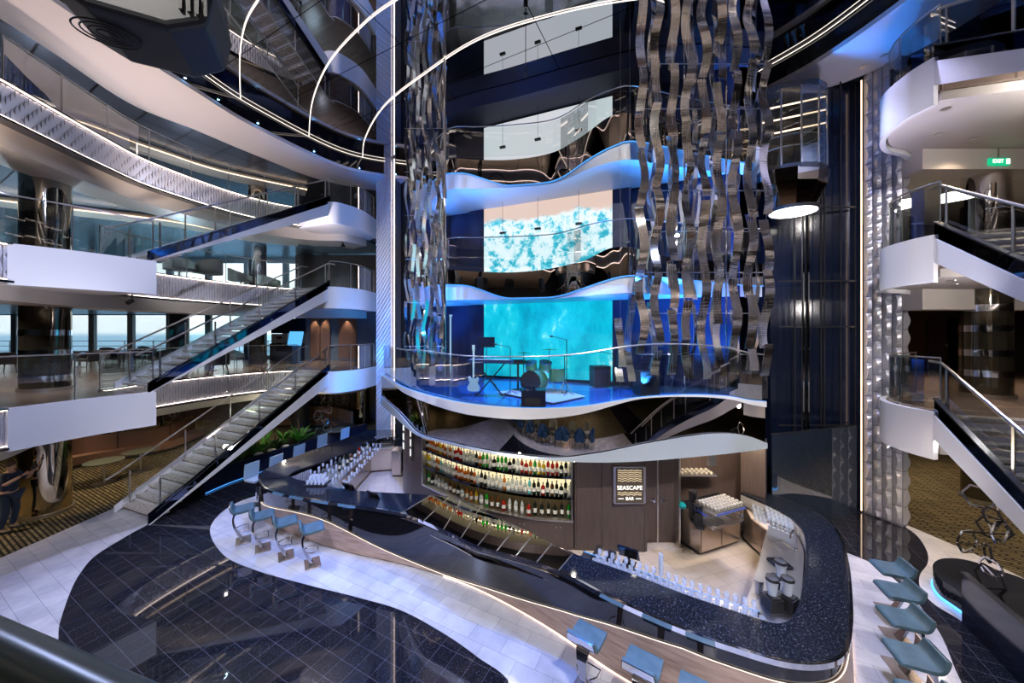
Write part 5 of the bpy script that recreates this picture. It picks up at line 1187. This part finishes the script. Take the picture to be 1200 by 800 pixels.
def hexscreen(pts, label, n=40):
    r = thing('lattice_screen', label, 'screen'); p = crv(pts, 8); m = MB()
    a, b = p[0], p[-1]
    for i in range(n):
        t = R.random(); q = p[int(t*(len(p)-1))]; z = R.uniform(1.0, 2.2); s_ = R.uniform(.2, .36); pts_ = [(q[0]+s_*math.cos(k*PI/3), q[1]+.1*math.sin(k), z+s_*math.sin(k*PI/3)) for k in range(7)]
        for u, v in zip(pts_, pts_[1:]): m.bar(u, v, .03, .03)
    m.build('hexagon_bars', M('pewter', (.3, .27, .23), .35, metal=.8), r)
    m = MB(); [m.bar((*p[int(k*(len(p)-1)/5)], .0), (*p[int(k*(len(p)-1)/5)], 2.6), .05, .05) for k in range(6)]; m.build('upright', gunm, r)
hexscreen([A(66, 13.6), A(150, 15.2), A(215, 17.8)], 'metal lattice of hexagons rising behind the long curved sofa', 46)
hexscreen([A(300, 19.6), A(350, 20.2), A(410, 19.8)], 'metal lattice of hexagons behind the sofa under the landing', 30)
m = MB(); m.prism([(-37, 20.5), (-6.5, 20.5), (-6.5, 20.7), (-37, 20.7)], 0, 2.8); struct(m, 'wall_ground_rear', dwood)

# person at the left edge, aiming a phone
def skinmesh(name, verts, edges, rad, mat, parent, sub=2):
    me = bpy.data.meshes.new(name); me.from_pydata(verts, edges, []); o = bpy.data.objects.new(name, me); COL.objects.link(o)
    sk = o.modifiers.new('s', 'SKIN'); sk.use_smooth_shade = True
    for v, r_ in zip(me.skin_vertices[0].data, rad): v.radius = (r_, r_) if isinstance(r_, float) else r_
    me.skin_vertices[0].data[0].use_root = True
    s_ = o.modifiers.new('u', 'SUBSURF'); s_.levels = s_.render_levels = sub; me.materials.append(mat); o.parent = parent; return o
pr = thing('person', 'person in dark shirt and jeans at the left edge, both hands raised to the face', 'person', (*G(10, 622, 0), .006), -1.35)
V = [(0, 0, .95), (0, .02, 1.12), (0, .03, 1.32), (0, .02, 1.46), (0, .02, 1.52),
     (.10, 0, .90), (.13, .06, .50), (.14, -.05, .09), (.15, .10, .04), (-.10, 0, .90), (-.14, .02, .50), (-.16, -.08, .09), (-.17, .07, .04),
     (.19, .02, 1.40), (.27, .16, 1.24), (.16, .40, 1.42), (-.19, .02, 1.40), (-.27, .16, 1.24), (-.14, .38, 1.46)]
Ed = [(0, 1), (1, 2), (2, 3), (3, 4), (0, 5), (5, 6), (6, 7), (7, 8), (0, 9), (9, 10), (10, 11), (11, 12), (3, 13), (13, 14), (14, 15), (3, 16), (16, 17), (17, 18)]
rd = [(.17, .12), (.15, .11), (.18, .12), (.09, .08), .055, .09, .06, .045, .04, .09, .06, .045, .04, .065, .05, .03, .065, .05, .03]
body_o = skinmesh('body', V, Ed, rd, skin, pr)
sh = skinmesh('shirt', [V[i] for i in (0, 1, 2, 3, 13, 14, 16, 17)], [(0, 1), (1, 2), (2, 3), (3, 4), (4, 5), (3, 6), (6, 7)], [(.185, .135), (.17, .13), (.20, .14), (.10, .09), .08, .066, .08, .066], shirt_m, pr)
jn = skinmesh('jeans', [V[i] for i in (0, 5, 6, 7, 9, 10, 11)], [(0, 1), (1, 2), (2, 3), (0, 4), (4, 5), (5, 6)], [(.178, .13), .105, .078, .06, .105, .078, .06], jeans, pr)
m = MB(); m.lathe([(.001, -.13), (.045, -.115), (.07, -.05), (.078, .02), (.07, .08), (.04, .115), (.001, .125)], (0, .05, 1.63), 16, True, .92, 1.1)
m.lathe([(.001, 0), (.012, .01), (.001, .04)], (0, .145, 1.61), 8); hd = m.build('head', skin, pr)
for s_ in (-1, 1):
    m = MB(); m.lathe([(.001, -.012), (.011, 0), (.001, .012)], (s_*.03, .13, 1.65), 8); m.build('eye', blackm, hd)
    m = MB(); m.lathe([(.001, -.03), (.014, 0), (.001, .03)], (s_*.074, .05, 1.63), 8, True, .5, 1); m.build('ear', skin, hd)
m = MB(); m.box((0, .127, 1.565), (.045, .012, .008)); m.build('mouth', redm, hd)
m = MB(); m.lathe([(.083, 1.64), (.088, 1.69), (.07, 1.75), (.03, 1.775), (.001, 1.78)], (0, .035, 0), 16, True, .95, 1.12); m.build('hair', hair_m, pr)
for s_, w_ in ((1, V[15]), (-1, V[18])):
    fv = [w_, (w_[0]-s_*.02, w_[1]+.05, w_[2]+.03), (w_[0]-s_*.03, w_[1]+.09, w_[2]+.05)]; fe = [(0, 1), (1, 2)]; fr = [.028, .036, .032]
    for k in range(4):
        b0 = len(fv); zz = w_[2]+.075-.02*k; fv += [(w_[0]-s_*.045, w_[1]+.12, zz), (w_[0]-s_*.075, w_[1]+.13-.004*abs(k-1), zz+.005), (w_[0]-s_*.095, w_[1]+.11, zz)]; fe += [(2, b0), (b0, b0+1), (b0+1, b0+2)]; fr += [.011, .009, .008]
    b0 = len(fv); fv += [(w_[0]-s_*.05, w_[1]+.06, w_[2]+.08), (w_[0]-s_*.07, w_[1]+.07, w_[2]+.105)]; fe += [(1, b0), (b0, b0+1)]; fr += [.012, .009]
    skinmesh('hand', fv, fe, fr, skin, pr, 1)
for s_ in (-1, 1):
    m = MB(); m.box((s_*.155, .05 if s_ > 0 else .02, .035), (.09, .27, .07)); o = m.build('shoe', blackm, pr); bv = o.modifiers.new('b', 'BEVEL'); bv.width = .025; bv.segments = 3
m = MB(); m.box((0, .50, 1.56), (.15, .012, .075)); ph = m.build('phone', blackm); ph.location = pr.location; ph.rotation_euler = pr.rotation_euler; tag(ph, 'dark phone held up by the person at the left edge', 'phone')

# ---------------------------------------------------------------- planters, plants, wire sculptures
pl = thing('plant_bed', 'long dark planter wall with a blue light line at its foot, under the left stairs', 'planter')
pp = [G(232, 590, 0), G(305, 556, 0)]
pa = [G(240, 579, 0), G(270, 566, 0), G(310, 552, 0), G(360, 535, 0), G(430, 511, 0)]
pc = crv(pa, 6); m = MB(); m.band(pc, off(pc, .16), 0, .62); m.band(off(pc, 1.35), off(pc, 1.45), 0, .5); m.build('planter_wall', navyg, pl); m = MB(); m.tube([(*p, .03) for p in off(pc, -.03)], .013, 6); m.build('blue_light_line', ledb, pl); m = MB(); m.band(off(pc, .16), off(pc, 1.35), .3, .5); m.build('soil', blackm, pl)
def plant(loc, label, mat, n=26, h=.9, spread=.45, trunk=True):
    r = thing('potted_plant' if not trunk else 'indoor_shrub', label, 'plant', loc, 0, 'plants in the bed under the stairs'); m = MB()
    for k in range(n):
        a = R.uniform(0, 6.28); el = R.uniform(.5, 1.3); L = h*R.uniform(.5, 1); u = Vector((math.cos(a)*math.cos(el), math.sin(a)*math.cos(el), math.sin(el))); s_ = Vector((-math.sin(a), math.cos(a), 0))
        b0 = Vector((0, 0, .02)); p1 = b0+u*L*.55; p2 = b0+u*L+Vector((0, 0, -.18*L)); wd = .05
        m.add([b0-s_*.01, b0+s_*.01, p1-s_*wd, p1+s_*wd, p2], [(0, 1, 3, 2), (2, 3, 4)]); m.add([b0-s_*.01+Vector((0, 0, -.01)), b0+s_*.01+Vector((0, 0, -.01)), p1-s_*wd+Vector((0, 0, -.006)), p1+s_*wd+Vector((0, 0, -.006)), p2+Vector((0, 0, -.003))], [(0, 2, 3, 1), (2, 4, 3)])
    m.build('leaves', mat, r)
    if trunk: m = MB(); m.tube([(0, 0, 0), (.03, .02, h*.5), (-.02, 0, h*.95)], [.05, .04, .02], 7); m.build('trunk', bark, r)
for i, t in enumerate((.30, .36, .42, .48, .54, .60, .66, .72, .78)):
    q = off(pc, .55+.35*(i % 2))[int(t*(len(pc)-1))]; plant((*q, .5), 'leafy plant in the dark bed under the stairs, %s from the left' % nth(i), (green, dgreen)[i % 3 == 0], 30, R.uniform(.6, 1.1), trunk=i % 2 == 0)
for i, t in enumerate((.52, .60, .68)):
    q = off(pc, .32)[int(t*(len(pc)-1))]; m = MB(); m.lathe([(.001, 0), (.12, .03), (.15, .08), (.08, .14), (.001, .15)], (0, 0, 0), 12, True, 1.2, .8); o = m.build('pale_stone', stone); o.location = (*q, .5); tag(o, 'smooth pale stone at the edge of the plant bed, %s from the left' % nth(i), 'stone', 'stones in the plant bed')
for l, c_ in (((*off(pc, .6)[int(.5*(len(pc)-1))], 2.2), (.8, 1, .6)), ((*off(pc, .9)[int(.72*(len(pc)-1))], 2.3), (1, .9, .7))): lamp('POINT', l, 35, c_, .05)
def wire(loc, size, label, seed, n=16):
    rr = random.Random(seed); r = thing('polyhedral_sculpture', label, 'sculpture', loc); 
    nodes = [Vector((0, 0, .0))]; segs = []; 
    for k in range(8):
        c0 = Vector((rr.uniform(-.2, .2)*size, rr.uniform(-.15, .15)*size, (.10+.12*k)*size)); s_ = size*rr.uniform(.09, .15); ax = rr.uniform(0, 3)
        ring = [c0+Vector((math.cos(j*2*PI/6)*s_*math.cos(ax), math.cos(j*2*PI/6)*s_*math.sin(ax), math.sin(j*2*PI/6)*s_)) for j in range(6)]
        m = MB()
        for j in range(6): m.bar(ring[j], ring[(j+1) % 6], size*.016, size*.016)
        if k: m.bar(ring[4], prev[1], size*.013, size*.013); m.bar(ring[3], prev[2], size*.013, size*.013)
        else: m.bar(ring[4], (0.1*size, 0, 0), size*.013, size*.013); m.bar(ring[3], (-.12*size, .05, 0), size*.013, size*.013)
        prev = ring; m.build('polygon_loop', chrome if k % 2 else gunm, r)
wire((*G(379, 521, .5), .502), 1.5, 'small wire sculpture of linked polygons by the plant bed', 3)
# right planter and sculpture
po = crv([G(1093, 664, .35), G(1104, 656, .35), G(1130, 657, .35), G(1165, 668, .35), G(1215, 692, .35), G(1215, 770, .35), G(1165, 722, .35), G(1120, 692, .35), G(1100, 678, .35)], 6, True)
rp = thing('granite_plinth', 'low rounded black granite plinth at the right with a blue light line at its foot', 'plinth'); m = MB(); m.prism(po, .05, .38); m.build('granite_body', granite, rp); m = MB(); m.tube([(*p, .04) for p in po]+[(*po[0], .04)], .025, 6); m.build('blue_light_line', E('blue_led_bright', (.08, .4, 1), 2.2), rp)
wire((*G(1165, 690, .4), .382), 1.7, 'large wire sculpture of linked metal polygons on the right granite plinth', 11)
wb = thing('dark_barrier', 'dark blue-black solid barrier wall in front of the right wire sculpture', 'barrier')
m = MB(); a, b = G(1129, 712, 0.0), G(1215, 772, 0); a2, b2 = A(1129, 6.45), A(1215, 5.4)
m.bar((*A(1130, 6.08), .43), (*A(1250, 4.45), .43), .06, .86); m.build('barrier_panel', navyg, wb); m = MB(); q = A(1165, 5.56); m.box((q[0], q[1]-.02, .45), (.02, .03, .8)); m.build('joint', steel, wb); m = MB(); m.bar((*A(1130, 6.08), .87), (*A(1250, 4.45), .87), .09, .03); m.build('top_cap', gunm, wb)

# lounge chairs in front of the mirror, seen in the reflection only
bc = armchair(bluef, blackm, 'lounge_armchair', .85); oc = armchair(olive, blackm, 'lounge_armchair', .95); tt = ptable(blackm, .3, .7)
k = 0
for gi in range(8):
    x = -9.9+1.75*gi; y = -.75
    for j, (dx, dy, a, pr_, c_) in enumerate(((-.55, 0, -PI/2+.3, bc, 'blue'), (.55, 0, PI/2-.3, bc, 'blue'), (0, -.6, 0, oc, 'olive'))):
        lb = '%s lounge chair in the mirrored group, %s group of eight' % (c_, nth(gi)) + (', left one' if j == 0 else ', right one' if j == 1 else '')
        if pr_.get('used') is None: o = pr_; o['used'] = 1; del o['used']; pr_ = o
        o = pr_ if pr_.location.length == 0 else dup(pr_, (0, 0, 0)); o.location = (x+dx, y+dy, .008); o.rotation_euler.z = a; o['label'] = lb; o['group'] = 'lounge chairs seen in the mirror frieze'
    o = tt if tt.location.length == 0 else dup(tt, (0, 0, 0)); o.location = (x, y, .008); o['label'] = 'small black pedestal table of the %s mirrored chair group' % nth(gi); o['group'] = 'tables seen in the mirror frieze'

# ---------------------------------------------------------------- camera-side rail, hanging loudspeaker, spotlights, downlights
fr_ = thing('foreground_handrail', 'dark blurred handrail crossing the bottom left corner close to the camera', 'handrail'); m = MB(); m.tube([(-3.5, 1.33, 4.56), (-.75, .507, 4.55), (-.55, .447, 4.55), (.3, .19, 4.55), (3, -.6, 4.55)], .028, 12); m.build('rail', M('dark_green_steel', (.03, .05, .05), .3), fr_)
hs = thing('hanging_loudspeaker', 'big dark rounded loudspeaker hanging from above at the top left corner', 'speaker', (-2.95, 2.85, 7.66), .45)
m = MB(); prof = [(-.50, .35), (-.52, 0), (-.45, -.22), (-.22, -.33), (.22, -.33), (.45, -.2), (.50, .05), (.46, .35)]
nb = len(prof); spk = M('speaker_grey_black', (.014, .018, .024), .4); vs = [(x, -.3, z) for x, z in prof]+[(x*.96, .32, z) for x, z in prof]; m.add(vs, [tuple(range(nb)), tuple(range(2*nb-1, nb-1, -1))]+[(i, nb+i, nb+(i+1) % nb, (i+1) % nb) for i in range(nb)])
o = m.build('housing', spk, hs); bv = o.modifiers.new('b', 'BEVEL'); bv.width = .05; bv.segments = 3
for r_ in (.05, .09, .13, .17): m = MB(); m.tube([(-.22+r_*1.1*math.cos(a_*PI/12), -.04+r_*.8*math.sin(a_*PI/12), -.345) for a_ in range(25)], .006, 6); m.build('horn_ring', blackm, hs)
m = MB(); [m.box((.3+.05*j, -.31, -.1), (.02, .02, .14)) for j in range(4)]; m.build('vent_slots', blackm, hs)
m = MB(); m.tube([(0, 0, .3), (0, 0, 5.9)], .03, 8); m.build('suspension_tube', gunm, hs)
def spotlight(loc, label, tilt=.6, rz=0):
    r = thing('spotlight', label, 'spotlight', loc, rz, 'black stage spotlights'); m = MB(); m.disc((0, 0, 0), (0, .16*math.cos(tilt)*-1, -.16*math.sin(tilt)), .06, 12); m.build('can', blackm, r)
    m = MB(); m.bar((0, 0, .06), (0, 0, .2), .03, .03); m.box((0, 0, .2), (.12, .05, .02)); m.build('bracket', blackm, r); return r
sp1 = spotlight((*A(616, 9.6), 5+(391-88)/F*9.6), 'black pair of spotlights hanging in front of the top balcony')
m = MB(); m.tube([(0, 0, .2), (0, 0, 1.0)], .012, 6); m.build('drop_rod', blackm, sp1)
x_, y_ = A(155, 10.3); spotlight((x_, y_, 5.98), 'black spotlight under the white parapet of the middle left balcony')
x_, y_ = A(8, 8.2)
led_pts = off(ring_in, .05)
k = 0
dl = None
for i in range(20, len(led_pts)-8, 5):
    p = led_pts[i]; m = MB(); m.disc((0, 0, .05), (0, 0, -.04), .04, 10)
    if dl is None:
        dl = thing('ring_spotlight', 'x', 'spotlight'); m.build('can', blackm, dl); m = MB(); m.lathe([(.001, -.045), (.03, -.043)], (0, 0, 0), 10); m.build('blue_lens', bdot, dl); o = dl
    else: o = dup(dl, (0, 0, 0))
    o.location = (p[0]+.1, p[1], 12.42); o['label'] = 'small blue-lensed spotlight on the left ceiling ring, %s counting away from the camera' % nth(k); o['group'] = 'blue spotlights on the ceiling ring'; k += 1
# recessed downlights
def downlights(pts, z, where, p=16, col=WARM):
    root = None
    for i, (x, y) in enumerate(pts):
        if root is None:
            root = thing('downlight', 'x', 'downlight'); m = MB(); m.lathe([(.075, 0), (.075, .012), (.055, .012)], (0, 0, -.012), 16); m.build('trim_ring', steel, root); m = MB(); m.lathe([(.001, -.004), (.05, -.004)], (0, 0, 0), 14); m.build('lens', dot, root); o = root
        else: o = dup(root, (0, 0, 0))
        o.location = (x, y, z); o['label'] = 'recessed downlight %s, %s counting from the left' % (where, nth(i)); o['group'] = 'downlights '+where
        if p: lamp('SPOT', (x, y, z-.06), p*4, col, .05, (x, y, z-3), 130, .8)
downlights([A(1108, 7.1), A(1100, 8.0), A(1140, 8.2)], 9.545, 'under the upper right landing', 10)
downlights([(9.0, 7.2), (9.7, 7.7)], 6.095, 'under the middle right landing', 10)
downlights([(9.2, 7.6), (13, 9.5), (16, 12), (13, 13)], 2.645, 'under the lowest right deck', 45)
downlights([(11.5, 10.5), (15, 10.5), (12, 13.5)], 6.095-.0, 'in the ceiling of the lowest right deck', 40)
downlights([(11.5, 10.5), (15, 10.5), (12, 13.5)], 9.545, 'in the ceiling of the middle right deck', 70, (.85, 1, .95))
downlights([(-14, 8), (-13, 11.5), (-12, 15), (-17, 12), (-10.5, 18), (-18, 17)], 2.745, 'over the left carpet', 55)
downlights([(-13.6, 8), (-13.2, 11.5), (-12.2, 15), (-17, 12), (-10.5, 18.5), (-20, 15), (-24, 18)], 6.195, 'in the ceiling of the lowest left balcony', 45, (1, .9, .85))
downlights([(-13.6, 8), (-13.2, 11.5), (-12.2, 15), (-17, 12), (-10.5, 18.5), (-20, 15)], 9.645, 'in the ceiling of the middle left balcony', 40, (.6, .85, 1))
downlights([(-13.6, 8), (-13.4, 11.5), (-12.2, 15), (-17, 12), (-10.0, 18.5)], 12.325, 'in the ceiling of the upper left balcony', 25, (.8, .85, 1))
downlights([G(540, 255, 9.5), G(600, 250, 9.5), G(675, 235, 9.5)], 9.49, 'under the upper balcony before the video screens', 0)
downlights([(*G(1036, 65, 12.2),), (*G(1012, 78, 12.2),)], 12.195, 'in the right ceiling ring', 0)
# added warm and cool fill lamps, no fixtures: ceilings, right stairs, bar, near lounge
for l, p, c_ in (((-4, -.6, 2.7), 90, WHT), ((0, -.6, 2.7), 90, WHT), ((4, -.6, 2.7), 90, WHT), ((-16, 12, 7.1), 200, (.6, .8, 1)), ((-15, 16, 7.1), 200, (.6, .8, 1)), ((-13.5, 10, 10.5), 80, (.8, .85, 1)), ((-13, 14, 10.5), 80, (.8, .85, 1)), ((9.8, 5.9, 6.0), 110, WHT), ((9.8, 5.9, 9.3), 90, WHT), ((9.8, 5.9, 2.5), 60, WHT), ((-3.2, 11.0, 1.9), 60, WARM), ((4.8, 8.0, 2.2), 60, WARM), ((0, 7.4, 2.25), 25, WHT), ((-1, -9, 2.6), 300, WARM), ((3, -5, 2.8), 300, WHT)): lamp('POINT', l, p, c_, .08)
# wavy cove light lines under the balconies
for k, (pts, z) in enumerate((([(-20, 10), (-16, 12.5), (-13.5, 14), (-12.0, 16.2), (-10.5, 17)], 9.6), ([(-22, 8), (-15.5, 11), (-14, 13.5), (-12.8, 15.5), (-10.2, 17.5)], 12.3), ([(-13.8, 8), (-14.5, 12), (-13, 17), (-10, 19)], 6.16))):
    m = MB(); p = crv(pts, 8); m.band(p, off(p, .9), z-.16, z, True); o = struct(m, 'trim_cove_%d' % (k+1), beige); m = MB(); m.tube([(*q, z-.14) for q in off(p, -.03)], .02, 6); struct(m, 'trim_cove_light_%d' % (k+1), led)
